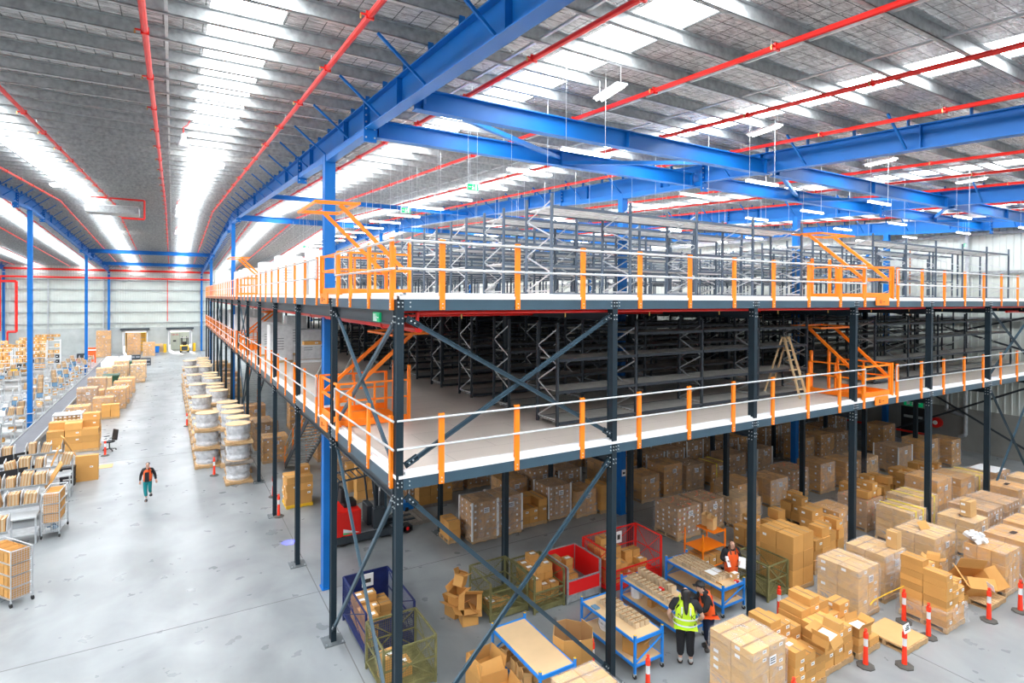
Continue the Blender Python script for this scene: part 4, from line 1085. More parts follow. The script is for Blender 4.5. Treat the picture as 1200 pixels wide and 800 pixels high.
# --- the row facing the cross aisle (rows of wrapped loads), and those behind it
row = [('tall grey-filmed load with white corners, first at the cross aisle', 5.33, 7.72, 1.38, (4, 3, 6), CARDR, (1, 1), .95, 1),
       ('grey-filmed load with a torn top corner beside the first', 6.36, 7.76, 1.38, (3, 3, 6), CARDR, (1, 1), .95, 1),
       ('tall two-tier grey wrapped load with white corners', 8.70, 8.05, 1.28, (4, 3, 6), CARDR, (1, 1), 1.0, 1),
       ('film-wrapped brown load with a paper sheet, at the cross aisle', 9.80, 7.75, 1.0, (2, 2, 3), CARD, (1, 0), .95, 0),
       ('clear-wrapped broken load beside the blue column', 13.05, 7.66, 1.1, (2, 2, 3), CARD, (1, 0), 1.0, 0),
       ('labelled mixed load at the cross aisle past the blue column', 14.35, 7.7, 1.35, (2, 2, 4), CARD, (1, 1), 1.1, 0),
       ('brown and grey load at the cross aisle past the mixed one', 15.65, 7.65, 1.15, (3, 2, 3), CARDR, (1, 0), 1.1, 0),
       ('yellow-strapped low load at the cross aisle', 17.3, 7.7, .95, (3, 2, 3), CARD, (1, 1), 1.15, 0),
       ('long grey-filmed load at the cross aisle', 18.9, 8.1, 1.05, (4, 3, 3), CARDR, (1, 0), 1.3, 0),
       ('white-cornered load with two stickers at the cross aisle', 20.6, 7.75, 1.2, (3, 3, 4), CARDR, (1, 1), 1.1, 1),
       ('dark load before the second blue column', 24.2, 7.8, 1.25, (3, 3, 3), CARD, (1, 1), 1.15, 0),
       ('big dark load at the cross aisle beyond the second blue column', 25.6, 7.6, 1.3, (4, 3, 4), CARD, (1, 1), 1.25, 0),
       ('last dark load along the cross aisle', 27.1, 7.65, 1.25, (3, 3, 4), CARDR, (1, 1), 1.15, 0),
       ('tall brown load against the fire door side', 29.35, 6.4, 1.62, (2, 2, 4), CARD, (1, 1), 1.25, 0)]
for l, x, y, h, n, m, lb, w, cn in row: wrapped(x, y, h, *n, l, w, .98, m, lab=lb, corners=bool(cn), near=x < 6 and False)
S10 = 'red-dotted carton, low rows between the grey-filmed loads'
stack(7.42, 7.95, [[2, 2, 3], [3, 3, 3]], .38, .5, .27, S10, 'red-dotted cartons at the cross aisle', m=CARD, lab=(1, 0), jitter=.006)
S11 = 'red-dotted carton in the stack next to the sheeted load'
stack(10.86, 7.6, [[3], [3]], .46, .5, .32, S11, 'red-dotted cartons beside the blue column', lab=(1, 1), jitter=.01)
S12 = 'carton, low stack before the grey-filmed loads'
stack(4.62, 8.1, [[2], [2]], .44, .4, .3, S12, 'low cartons at the second inner post', jitter=.02)
wds = ['tight grey-filmed', 'brown', 'grey-filmed white-cornered', 'mixed brown', 'low brown']
def band(y, xs, nm, hh=(1.0, 1.5)):
    for i, x in enumerate(xs):
        st = rnd.randrange(5); h = round(rnd.choice((hh[0], .5 * (hh[0] + hh[1]), hh[1])), 2)
        n, m, lb, cn = [((4, 3, 5), CARDR, (1, 1), False), ((2, 2, 3), CARD, (1, 1), False), ((4, 3, 5), CARDR, (1, 1), True), ((3, 2, 4), CARD, (1, 0), False), ((3, 2, 3), CARD, (0, 1), False)][st]
        wrapped(x, y, h, *n, '%s wrapped load in the %s, %s from the aisle' % (wds[st], nm, ORD[i]), 1.1, 1.0, m, lab=lb, corners=cn, group='wrapped loads in the rows deep under the mezzanine', rz=0)
band(9.55, [7.6 + 1.32 * k for k in range(3)] + [12.5 + 1.32 * k for k in range(8)] + [23.8 + 1.32 * k for k in range(6)], 'row behind the cross aisle')
band(12.8, [5.0, 6.35, 7.7] + [10.2 + 1.32 * k for k in range(16)], 'row at the second cross aisle')
band(14.5, [3.6, 5.2, 6.5, 7.8] + [10.2 + 1.32 * k for k in range(16)], 'row behind the second cross aisle', (1.2, 1.7))
band(19., [4.2 + 1.32 * k for k in range(20)], 'row at the third cross aisle', (1.3, 2.))
band(24., [4.2 + 1.4 * k for k in range(18)], 'row at the fourth cross aisle', (1.5, 2.4))
S13 = 'white-labelled carton, stack behind the reach truck mast'
stack(3.0, 13.5, [[4, 4]], .42, .46, .34, S13, 'cartons behind the reach truck', lab=(1, 1), jitter=.01)
S14 = 'red-dotted carton, stack near the hand pallet truck'
stack(4.95, 11.6, [[3, 3, 3]], .48, .5, .34, S14, 'red-dotted cartons near the pump truck', jitter=.01, pmat=WOODG)
# --- along the aisle side under the deck
S15 = 'stickered carton, stack on the yellow pallet'
stack(.42, 14.2, [[4, 4], [4, 5]], .50, .46, .27, S15, 'cartons on the yellow pallet', lab=(1, 1), jitter=.02, pmat=YEL, pallab='yellow pallet by the aisle with a stack of labelled cartons')
als = [('brown', .45, 21.2, (2, 2, 3), CARD, 1.3), ('film-draped', 2.9, 16.4, (2, 2, 3), CARD, 1.4), ('tall brown', 2.9, 18.1, (2, 2, 3), CARD, 1.7), ('open-topped', 2.9, 20.2, (2, 2, 3), CARD, 1.5),
       ('labelled grey', .4, 24.1, (3, 3, 4), CARDR, 1.5), ('wide brown', 2.9, 22.3, (3, 2, 3), CARD, 1.6), ('low brown', .4, 26.4, (2, 2, 3), CARD, 1.2), ('stacked brown', 2.9, 25.2, (2, 3, 5), CARD, 1.9), ('yellow-tinted', .4, 29., (2, 2, 4), CARD, 1.6),
       ('long brown', 2.9, 28.2, (3, 2, 3), CARD, 1.6), ('white-filmed', .4, 42.5, (3, 2, 3), CARDL, 1.6), ('brown boxed', .4, 45.5, (3, 2, 3), CARD, 1.7), ('grey boxed', .4, 49, (3, 2, 3), CARDR, 1.6), ('brown shrink', .4, 53, (3, 2, 3), CARD, 1.7), ('pale shrink', .4, 57, (3, 2, 3), CARDL, 1.6)]
for i, (l, x, y, n, m, h) in enumerate(als):
    wrapped(x, y, h, *n, '%s carton load under the aisle edge of the mezzanine, %s along' % (l, ORD[i]), 1.2, 1.1, m, lab=(1, 1), group='loads under the aisle edge of the mezzanine')
S16 = 'brown carton piled beneath the staircase'
stack(3.0, 14.9, [[3, 2]], .5, .5, .36, S16, 'cartons beneath the staircase', jitter=.04)

# --- pallets and reels along the aisle
def reel(x, y, z, label, g='wrapped cable reels along the aisle'):
    if 'reel' in LM: return dup(LM['reel'], (x, y, z), rnd.uniform(0, 3), label, g)
    t = thing('cable_reel', label, 'reel', (x, y, z), 0, g)
    mb = MB(); mb.lathe([(.50, .0), (.50, .03)], PLY, 28); mb.build('lower_flange', t)
    mb = MB(); mb.lathe([(.53, .70), (.53, .73)], PLY, 28); mb.build('upper_flange', t)
    mb = MB(); mb.lathe([(.47, .03), (.50, .12), (.46, .25), (.50, .40), (.52, .55), (.48, .70)], COIL, 20); mb.build('wrapped_coil', t)
    put('stretch_film', (lambda q: (q.lathe([(.52, .02), (.50, .2), (.49, .42), (.53, .6), (.54, .71)], FILM, 20), q.mesh('film'))[1])(MB()), t)
    LM['reel'] = t; return t
TIER = ['at the bottom', 'in the middle tier', 'on top']
for k in range(22):
    y = 19.0 + 1.52 * k; x = -.78 + (.05 if k % 2 else -.08) - (.25 if k > 4 else 0); n = 3 if k not in (5, 6, 10, 14, 15) else 2
    for q in range(n):
        z = q * .885
        pallet(x, y, 'pallet carrying a reel, %s, %s reel stack down the aisle' % (TIER[q] if q < n - 1 else 'on top', ORD[k]), 1.12, 1.12, WOOD if q != 1 else WOODG, z, group='pallets under the cable reels')
        reel(x, y, z + PH, 'plywood-topped wrapped reel, %s, %s reel stack down the aisle' % (TIER[q] if q < n - 1 else 'on top', ORD[k]))
# second file of reels, outside
for k in range(18):
    y = 22.4 + 1.75 * k
    for q in range(2 if k % 3 else 3):
        pallet(-1.95 - .01 * k, y, 'pallet in the outer file, %s, stack %s down the aisle' % (TIER[q], ORD[k]), 1.12, 1.12, WOOD, q * .885, group='pallets under the outer cable reels')
        reel(-1.95 - .01 * k, y, q * .885 + PH, 'wrapped reel in the outer file, %s, stack %s down the aisle' % (TIER[q], ORD[k]), 'outer cable reels along the aisle')

# --- white goods along the aisle edge of both decks
def appliance(x, y, z, w, d, h, label, g):
    key = ('app', w, d, h)
    if key not in LM:
        t = thing('wrapped_appliance_carton', label, 'carton', (x, y, z), 0, g)
        mb = MB(); mb.box(-w / 2, w / 2, -d / 2, d / 2, .1, h, RUBBISH); mb.build('white_carton', t)
        mb = MB(); mb.box(-w / 2, w / 2, -d / 2, d / 2, 0, .1, WOOD); mb.build('skid', t)
        mb = MB()
        for k in range(5): mb.box(-w * .3, w * .1, -d / 2 - .004, -d / 2, h * (.35 + .07 * k), h * (.37 + .07 * k), GREYP)
        mb.build('printed_panel', t); LM[key] = t; return t
    return dup(LM[key], (x, y, z), None, label, g)
k = 0
for z, nm in ((ZU + .06, 'upper'), (ZL + .06, 'lower')):
    for i, y in enumerate((99, 99, 17.2, 19.4, 22.8, 30.5, 33.3, 36.5, 40.5, 44., 48.5, 53., 58.)):
        for j, (x, h) in enumerate(((.95, 1.75), (2.25, 2.05 if i % 3 else 1.5))):
            if y > 90 or (nm == 'lower' and i < 3): continue
            if nm == 'upper' and i % 2 == 1 and j == 0 and i < 5: h = 1.5
            appliance(x, y, z, 1.0, 1.05, h, 'white-wrapped carton on the %s deck, %s %s from the corner' % (nm, 'edge file,' if j == 0 else 'inner file,', ORD[i]), 'white cartons on the %s deck' % nm)
t = thing('white_trolley', 'white steel trolley with brown packs on the lower deck edge', 'trolley', (1.6, 14.6, ZL + .06))
for sx in (-.7, .7):
    for sy in (-.35, .35): mb = MB(); mb.bar((sx, sy, 0), (sx, sy, 1.1), .05, .05, WHITE); mb.build('leg', t)
for z in (.45, 1.1): mb = MB(); mb.box(-.75, .75, -.4, .4, z, z + .04, WHITE); mb.build('shelf', t)
o = put('cardboard_box', carton_mesh(.7, .4, .14, CARD), None, (1.45, 14.6, ZL + 1.2)); tag(o, 'flat brown carton on top of the white trolley', 'box')

mb = MB(); mb.box(11.5, 11.7, 7.135, 7.14, 1.5, 1.75, PAPER); mb.box(11.54, 11.66, 7.13, 7.135, 1.58, 1.66, INK); tag(mb.build('paper_notice'), 'small white notice on the blue column at the cross aisle', 'notice')
# ------------------------------------------------------------------ bollards, cages, benches and trolleys
BASEG = mat('recycled_rubber', (.09, .085, .075), .9)
def bollard(x, y, label, sign=False, base=True):
    key = ('bol', sign, base)
    if key in LM: return dup(LM[key], (x, y, 0), rnd.uniform(0, 1), label)
    t = thing('safety_bollard', label, 'bollard', (x, y, 0), 0, 'orange safety bollards')
    mb = MB(); mb.lathe([(.21, 0), (.21, .03), (.17, .05), (.07, .065)], BASEG, 8); mb.build('rubber_base', t)
    mb = MB(); mb.lathe([(.062, .06), (.05, .5), (.046, .55)], RED_O, 14); mb.lathe([(.058, .76), (.055, .90), (.035, .915)], RED_O, 14); mb.build('post', t)
    mb = MB(); mb.lathe([(.049, .55), (.047, .76)], REFL, 14); mb.build('reflective_collar', t)
    mb = MB(); mb.lathe([(.03, .905), (.024, .93), (.032, .95), (.04, .98), (.028, 1.0)], RED_O, 12); mb.bar((0, 0, .97), (-.07, 0, .985), .03, .025, RED_O); mb.build('loop_top', t)
    if sign:
        mb = MB(); mb.hexa([(-.15, -.07, .93), (.15, -.07, .93), (.15, -.065, .93), (-.15, -.065, .93), (-.15, -.02, 1.13), (.15, -.02, 1.13), (.15, -.015, 1.13), (-.15, -.015, 1.13)], PAPER)
        p = mb.build('paper_notice', t); mb = MB()
        for i, (a, b) in enumerate(((-.1, .1), (-.06, .1), (.0, .12))): 
            f = .3 + .2 * i; y = -.07 + .05 * f; z = .93 + .2 * f; mb.hexa([(a, y - .006, z), (b, y - .006, z), (b, y - .003, z), (a, y - .003, z), (a, y, z + .025), (b, y, z + .025), (b, y + .003, z + .025), (a, y + .003, z + .025)], INK)
        mb.build('printed_lines', p)
    t.scale = (.92, .92, .86)
    LM[key] = t; return t
RED_O = mat('bollard_orange', (.95, .045, .012), .45)
for x, y, s, l in ((12.93, -1.75 - .35, 0, 'orange bollard between the loosely wrapped load and the staircase stack'), (12.72, -2.75, 0, 'orange bollard with a curled tag, in front of the staircase stack'),
                   (10.98, -3.0, 1, 'orange bollard with a paper notice beside the board-topped pallet'), (14.94, -3.2, 1, 'orange bollard with a paper notice past the staircase stack'),
                   (16.2, -3.45, 1, 'orange bollard with a notice before the tilted open carton'), (17.85, -3.45, 0, 'orange bollard farthest along the open floor edge'),
                   (10.2, -2.55, 0, 'orange bollard standing among the half-open cartons'), (10.25, -.35, 0, 'orange bollard in front of the olive mesh cage'), (7.2, -2.72, 0, 'orange bollard between the tall wrapped load and the stepped stack, at the picture edge'),
                   (4.55, .32, 0, 'orange bollard beside the large open carton bag'), (5.2, -.72, 0, 'orange bollard at the end of the bench with small boxes'),
                   (-6.45, 26.9, 1, 'orange bollard beside the black office chair across the aisle'), (-2.62, 32.6, 0, 'orange bollard beside the outer file of reels'), (.05, 13.6, 0, 'orange bollard at the corner of the yellow pallet'), (.2, 16.0, 0, 'orange bollard behind the yellow pallet stack'),
                   (-1.75, 20.4, 0, 'orange bollard at the foot of the first outer reels')):
    bollard(x, y, l, bool(s))
mb = MB(); q = [(12.93, -2.1, .95), (12.75, -1.75, .62), (12.55, -1.55, .42), (12.3, -1.58, .38)]; mb.path(q, .014, YEL, 6); tag(mb.build('yellow_rope'), 'yellow cord hanging from a bollard to the wrapped loads', 'cord')

def cage(x0, x1, y0, y1, h, label, m, mm, front_h=None, left=True, z0=.15, solid=(), grp='mesh stillage cages', deck=None):
    t = thing('stillage_cage', label, 'cage', ((x0 + x1) / 2, (y0 + y1) / 2, 0), 0, grp); w, d = (x1 - x0) / 2, (y1 - y0) / 2
    fh = front_h or h
    for sx in (-1, 1):
        for sy in (-1, 1): mb = MB(); mb.box(sx * w - .025, sx * w + .025, sy * d - .025, sy * d + .025, 0, h, m); mb.build('corner_post', t)
    mb = MB(); mb.box(-w, w, -d, d, z0 - .03, z0, deck or m); mb.box(-w, w, -d, -d + .04, .03, z0 - .03, m); mb.box(-w, w, d - .04, d, .03, z0 - .03, m); mb.build('deck', t)
    def panel(nm, p, q, hh, sol):
        mb = MB()
        for z in (z0 + .02, hh): mb.bar((*p, z), (*q, z), .035, .035, m)
        if not sol: mb.bar((*p, (hh + z0) / 2), (*q, (hh + z0) / 2), .02, .03, m)
        o = mb.build(nm, t)
        mb = MB(); mb.face([(*p, z0), (*q, z0), (*q, hh), (*p, hh)], sol or mm)
        if sol: mb.bar((*p, (hh + z0) / 2), (*q, (hh + z0) / 2), .012, hh - z0 - .04, sol)
        mb.build('mesh_panel' if not sol else 'solid_panel', o)
        if not sol:
            mb = MB(); mb.bar((*p, z0), (*q, hh), .012, .022, m); mb.bar((*p, hh), (*q, z0), .012, .022, m); mb.build('cross_bars', o)
    panel('front_panel', (-w, -d), (w, -d), fh, 'f' in solid and solid['f']); panel('back_panel', (-w, d), (w, d), h, 'b' in solid and solid['b'])
    if left: panel('side_panel', (-w, -d), (-w, d), h, 'l' in solid and solid['l'])
    panel('side_panel', (w, -d), (w, d), h, 'r' in solid and solid['r'])
    return t
def smalls(x0, y0, z0, maps, w, d, h, where, group, m=CARD, lab=(0, 0), ltop=.6, name='small_carton'):
    stack(x0, y0, maps, w, d, h, where, group, m, lab, pal=False, z0=z0, jitter=.008, name=name, ltop=ltop)
cage(.38, 1.55, 3.35, 5.35, 1.12, 'dark blue mesh cage with a solid blue end, beside the aisle corner post', BLUED, MESHB, solid={'b': BLUED}, front_h=.85)
smalls(.5, 4.55, .16, [[3, 2, 2], [3, 3, 2]], .3, .3, .2, 'white-slipped small carton, blue cage', 'small cartons in the blue cage')
smalls(.48, 3.6, .16, [[4], [4], [3]], .28, .3, .18, 'small carton, mesh side of the blue cage', 'small cartons in the blue cage')
mb = MB(); mb.box(.85, 1.15, 5.29, 5.31, .75, 1.08, PAPER); mb.box(.9, 1.08, 5.285, 5.29, .85, .95, INK); tag(mb.build('paper_sheet'), 'white paper sheet fixed to the solid end of the blue cage', 'sheet')
cage(.33, 1.5, 1.95, 3.15, 1.05, 'olive mesh cage next to the blue one, at the front corner', OLIVE, MESHO, front_h=1.0)
smalls(.4, 2.2, .16, [[2, 1]], .34, .4, .26, 'brown carton, corner olive cage', 'cartons in the corner olive cage')
cage(3.62, 4.74, 3.32, 4.5, 1.0, 'nearly empty olive mesh cage behind the tossed open cartons', OLIVE, MESHO, front_h=.75)
smalls(3.75, 3.6, .16, [[1, 1, 1], [1, 1, 0]], .22, .2, .16, 'small white-topped carton, nearly empty olive cage', 'small cartons in the empty olive cage')
cage(4.80, 5.76, 3.05, 4.25, 1.0, 'olive mesh cage filled with small cartons', OLIVE, MESHO, front_h=.55)
smalls(4.9, 3.25, .16, [[3, 2, 2], [4, 4, 4], [4, 5, 4]], .28, .3, .2, 'small carton, full olive cage', 'small cartons in the full olive cage')
cage(5.86, 7.0, 3.02, 4.2, 1.0, 'box cage with solid bright red panels', GALVM, MESHG, front_h=.62, solid={'f': REDPAN, 'b': REDPAN, 'l': REDPAN, 'r': REDPAN}, z0=.2)
smalls(5.98, 3.35, .21, [[2, 2], [3, 4], [4, 3]], .26, .26, .17, 'small carton, solid red cage', 'small cartons in the solid red cage')
cage(7.12, 9.22, 2.85, 3.95, 1.25, 'large open red mesh cage packed with small cartons', RED, MESHR, front_h=.6, deck=RED)
smalls(7.22, 2.95, .16, [[4, 4, 3, 1], [5, 5, 5, 2], [5, 6, 6, 3]], .26, .3, .18, 'small carton, large red mesh cage', 'small cartons in the large red cage')
smalls(8.3, 3.1, .16, [[1, 2], [3, 3]], .3, .3, .19, 'brown carton, inner end of the large red cage', 'small cartons in the large red cage')
mb = MB(); mb.box(8.35, 8.6, 3.9, 3.915, .8, 1.15, PAPER); mb.box(8.42, 8.53, 3.893, 3.9, .9, 1.05, INK); tag(mb.build('paper_sheet'), 'white sheet on the back mesh of the large red cage', 'sheet')
cage(10.72, 11.6, .3, 1.4, .98, 'olive mesh cage on wheels between the bench and the three-layer stack', OLIVE, MESHO)

def bench(x0, x1, y0, y1, h, label, low=True):
    t = thing('packing_bench', label, 'bench', ((x0 + x1) / 2, (y0 + y1) / 2, 0), 0, 'blue-framed packing benches'); w, d = (x1 - x0) / 2, (y1 - y0) / 2
    for sx in (-1, 1):
        for sy in (-1, 1):
            mb = MB(); mb.box(sx * w - .022, sx * w + .022, sy * d - .028, sy * d + .028, .12, h + .12, BLUEB); mb.box(sx * w - .022, sx * w + .022, sy * d - .022, sy * d + .022, h + .12, h + .13, YEL); o = mb.build('leg', t)
            mb = MB(); mb.tube((sx * w - .02, sy * d, .05), (sx * w + .02, sy * d, .05), .05, TYRE, 12); mb.box(sx * w - .03, sx * w + .03, sy * d - .02, sy * d + .02, .06, .12, GALV); mb.build('castor', o)
    for z, nm in ((h, 'top'), (.30, 'lower')):
        mb = MB()
        for sx in (-1, 1): mb.box(sx * w - .016, sx * w + .016, -d, d, z - .055, z, BLUEB)
        for sy in (-1, 1): mb.box(-w, w, sy * d - .016, sy * d + .016, z - .05, z + (.025 if nm == 'top' else 0), BLUEB)
        mb.build('rail_frame', t)
        mb = MB(); mb.box(-w + .02, w - .02, -d + .02, d - .02, z - .02, z + .004, PLY); mb.build('bench_top' if nm == 'top' else 'lower_shelf', t)
    for v in (-d, d): mb = MB(); mb.bar((-w, v, .34), (w, v, h - .1), .02, .035, BLUEB); mb.build('end_brace', t)
    return t
bench(2.84, 3.70, -.15, 1.80, .84, 'blue bench with an empty plywood top, beside the open cartons')
bench(5.32, 6.15, -.20, 1.70, .84, 'blue bench with rows of small brown boxes and a bag beneath')
bench(7.12, 7.95, .15, 2.25, .74, 'blue bench piled with small boxes behind the worker in yellow')
bench(9.0, 9.85, .42, 2.42, .74, 'blue bench crowded with small boxes before the person with papers')
def rows(x0, y0, z, nx, ny, w, d, h, where, g, skip=0.):
    for i in range(nx):
        for j in range(ny):
            if rnd.random() < skip: continue
            o = put('small_carton', carton_mesh(w - .02, d - .02, h, PALE, (0, 0)), None, (x0 + w * (i + .5), y0 + d * (j + .5), z))
            tag(o, '%s, %s row along, %s across' % (where, ORD[j], ORD[i]), 'box', g)
G1 = 'small boxes on the second bench'
rows(5.62, .1, .845, 3, 9, .15, .145, .12, 'small pale box, bench over the bag', G1, .08)
G2 = 'small boxes on the bench behind the yellow vest'
rows(7.2, .5, .745, 2, 11, .16, .15, .12, 'small pale box, bench by the yellow vest', G2); rows(7.62, .9, .745, 1, 8, .2, .16, .2, 'taller pale box, bench by the yellow vest', G2)
G3 = 'small boxes on the crowded bench'
rows(9.08, .75, .745, 4, 9, .16, .17, .12, 'small pale box, bench before the paper reader', G3, .05)
o = put('small_carton', carton_mesh(.2, .18, .2, CARDL, (1, 1), ltop=True)); o.location = (9.72, .62, .745); tag(o, 'taller labelled box at the end of the bench before the paper reader', 'box')
mb = MB(); mb.box(9.2, 9.42, .9, 1.2, .868, .872, PAPER); mb.box(9.45, 9.62, .95, 1.2, .868, .872, PAPER); tag(mb.build('paper_sheet'), 'loose white papers lying on the boxes before the paper reader', 'papers')
mb = MB(); mb.box(7.4, 7.46, 1.0, 1.14, .87, .92, RED); mb.box(7.36, 7.5, 1.05, 1.1, .868, .9, LABEL); tag(mb.build('tape_dispenser'), 'small red and white tape dispenser on the bench by the yellow vest', 'tool')
mb = MB(); mb.box(9.62, 9.68, .44, .56, .745, .80, RED); mb.box(9.58, 9.72, .48, .52, .745, .78, LABEL); tag(mb.build('tape_dispenser'), 'small red tape dispenser at the end of the crowded bench', 'tool')
mb = MB(); mb.box(5.36, 5.50, 1.2, 1.4, .845, .87, SCREEN); tag(mb.build('box_cutter_tray'), 'flat light blue tray on the bench over the bag', 'tray')
# under-bench things
mb = MB(); mb.lathe([(.22, 0), (.27, .12), (.26, .3), (.2, .42)], FILM, 16, (5.75, 1.2, .305)); mb.lathe([(.2, 0), (.24, .12), (.22, .26), (.15, .34)], RUBBISH, 14, (5.75, 1.2, .31)); tag(mb.build('plastic_bag'), 'grey plastic bag standing on the lower shelf of the second bench', 'bag')
mb = MB(); mb.lathe([(.05, 0), (.05, .16), (.02, .17), (.02, .22)], BLACK, 12, (5.45, .75, .305)); tag(mb.build('spray_bottle'), 'small black spray bottle on the lower shelf beside the grey bag', 'bottle')
open_carton((5.72, .2, .306), .5, .4, .34, 'open carton with a sticker on the lower shelf of the second bench', (0, 0, R(15)), (20, 70, 100, 60), group='cartons under the benches')
open_carton((9.5, .8, .306), .5, .45, .3, 'brown carton under the near end of the crowded bench', (0, 0, 0), (140, 60, 100, 60), group='cartons under the benches')
mb = MB(); mb.lathe([(.15, 0), (.17, .27), (.175, .28)], LABEL, 16, (7.4, 1.95, .306)); mb.lathe([(.16, .28), (.15, .3)], BLUEB, 16, (7.4, 1.95, .306)); tag(mb.build('bucket'), 'white pail with a blue lid under the bench by the yellow vest', 'bucket')
mb = MB(); mb.box(7.3, 7.6, 1.3, 1.45, .306, .5, CARD); mb.box(7.45, 7.8, 1.0, 1.3, .306, .34, CARDL); tag(mb.build('cardboard_offcuts'), 'folded cardboard offcuts on the lower shelf by the white pail', 'cardboard')
for i in range(3):
    for j in range(5):
        if (i + j) % 4 == 3: continue
        open_carton((2.98 + .2 * i, .55 + .22 * j, .306 + .0), .18, .2, .17, 'small open box under the empty-topped bench, %s along, %s deep' % (ORD[j], ORD[i]), (0, 0, rnd.uniform(-.4, .4)), (90, 85, 95, 88), CARDL, 'small open boxes under the first bench')
# tossed open cartons
for i, (x, y, z, r, s, l) in enumerate(((3.02, 4.15, 0, (0, 0, .3), (.42, .4, .34), 'lowest of the tossed open cartons, flaps out'), (3.15, 3.65, 0, (.0, 0, -.2), (.42, .42, .3), 'tossed open carton leaning at the cage foot'),
                                        (3.05, 4.1, .36, (.1, -.15, .5), (.4, .34, .32), 'tossed open carton resting on the lowest one'), (3.32, 3.85, .42, (R(70), .1, -.3), (.46, .36, .3), 'tossed open carton lying on its side facing out'),
                                        (3.12, 4.15, .74, (.15, .3, .8), (.4, .26, .28), 'topmost tossed carton of the heap'))):
    open_carton((x, y, z), *s, l, r, (30, 150, 60, 20), CARD, 'tossed open cartons')
# large open carton bag, bin cartons at the picture foot
t = thing('large_open_carton', 'waist-high open cardboard container beside the blue bench', 'carton', (4.18, .55, 0), R(6))
mb = MB(); n = 8; pts = [(.42 * math.cos(2 * math.pi * (k + .5) / n) * 1.12, .42 * math.sin(2 * math.pi * (k + .5) / n) * 1.12) for k in range(n)]
for k in range(n):
    a, b = pts[k], pts[(k + 1) % n]; za, zb = 1.0 + .04 * (k % 3), 1.0 + .04 * ((k + 1) % 3)
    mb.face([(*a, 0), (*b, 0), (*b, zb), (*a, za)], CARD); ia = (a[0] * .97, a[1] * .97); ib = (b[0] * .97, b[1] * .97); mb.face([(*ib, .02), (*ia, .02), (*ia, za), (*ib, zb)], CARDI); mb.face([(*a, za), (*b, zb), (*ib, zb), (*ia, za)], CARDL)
mb.face([(*p, .02) for p in pts], CARDI); mb.build('wall', t)
mb = MB(); mb.box(-.1, .12, -.44, -.43, .35, .5, LABEL); mb.build('sticker', t)
open_carton((2.35, 1.25, 0), .62, .6, .42, 'big open carton with tall flaps beside the empty bench', (0, 0, R(4)), (120, 80, 95, 100), CARD, 'big open cartons at the front', None)
open_carton((2.3, .5, 0), .6, .5, .36, 'big open carton in front of the other, at the picture foot', (0, 0, R(-4)), (80, 75, 85, 60), CARD, 'big open cartons at the front')
wrapped(2.9, -1.45, 1.0, 2, 2, 4, 'film-covered load just in front of the empty-topped bench', 1.05, 1.0, CARDL, near=True, lab=(0, 0), sheet=False)
# orange shelf trolley
t = thing('shelf_trolley', 'bright orange two-shelf trolley loaded with cartons', 'trolley', (10.75, 2.5, 0))
for sx in (-.5, .5):
    for sy in (-.35, .35): mb = MB(); mb.box(sx - .02, sx + .02, sy - .02, sy + .02, .1, 1.3, ORANGE); mb.build('post', t)
for z in (.25, .8, 1.25):
    mb = MB(); mb.box(-.5 if z < 1 else 0, .5, -.35, .35, z - .03, z, ORANGE); mb.build('shelf', t)
for sx in (-.45, .45):
    for sy in (-.3, .3): mb = MB(); mb.tube((sx - .02, sy, .05), (sx + .02, sy, .05), .05, TYRE, 10); mb.box(sx - .02, sx + .02, sy - .02, sy + .02, .06, .22, GALV); mb.build('castor', t)
for i in range(3):
    for j in range(2): o = put('cardboard_box', carton_mesh(.3, .32, .3, CARD, (1, 1)), None, (10.43 + .31 * i, 2.33 + .33 * j, .255)); tag(o, 'carton on the bottom shelf of the orange trolley, %s along, %s row' % (ORD[i], ('front', 'back')[j]), 'box', 'cartons on the orange trolley')
for i, (x, y) in enumerate(((10.95, 2.4), (11.05, 2.7))): open_carton((x, y, 1.255), .24, .2, .28, 'open carton on the top shelf of the orange trolley, %s' % ('near the post', 'behind it')[i], (0, 0, .2), (90, 100, 95, 60), CARDL, 'cartons on the orange trolley')
o = pallet(4.45, 10.75, 'grey wooden pallet with slats before the reach truck', 1.2, 1.15, WOODG); 
mb = MB(); mb.box(3.85, 5.05, 10.15, 10.27, .0, .118, YEL) ; 
# hand pallet truck
t = thing('pallet_truck', 'blue hand pallet truck parked by the red-dotted cartons', 'pallet truck', (4.6, 12.3 - .9, 0), R(0))
t.location = (4.45, 12.0, 0)
for s in (-.2, .2): mb = MB(); mb.box(s - .08, s + .08, -.2, .9, .05, .11, BLUEB); mb.build('fork', t)
mb = MB(); mb.box(-.28, .28, -.35, -.2, .06, .35, BLUEB); mb.build('body', t)
mb = MB(); mb.path([(0, -.3, .3), (0, -.5, 1.1)], .02, BLACK, 8); mb.tube((-.14, -.5, 1.12), (.14, -.5, 1.12), .018, BLACK, 8); mb.build('handle', t)
mb = MB(); mb.tube((-.06, -.3, .09), (.06, -.3, .09), .09, TYRE, 14); mb.build('wheel', t)

# blue spot light marking on the floor
SPOTXY = (.02, 11.0, 0)

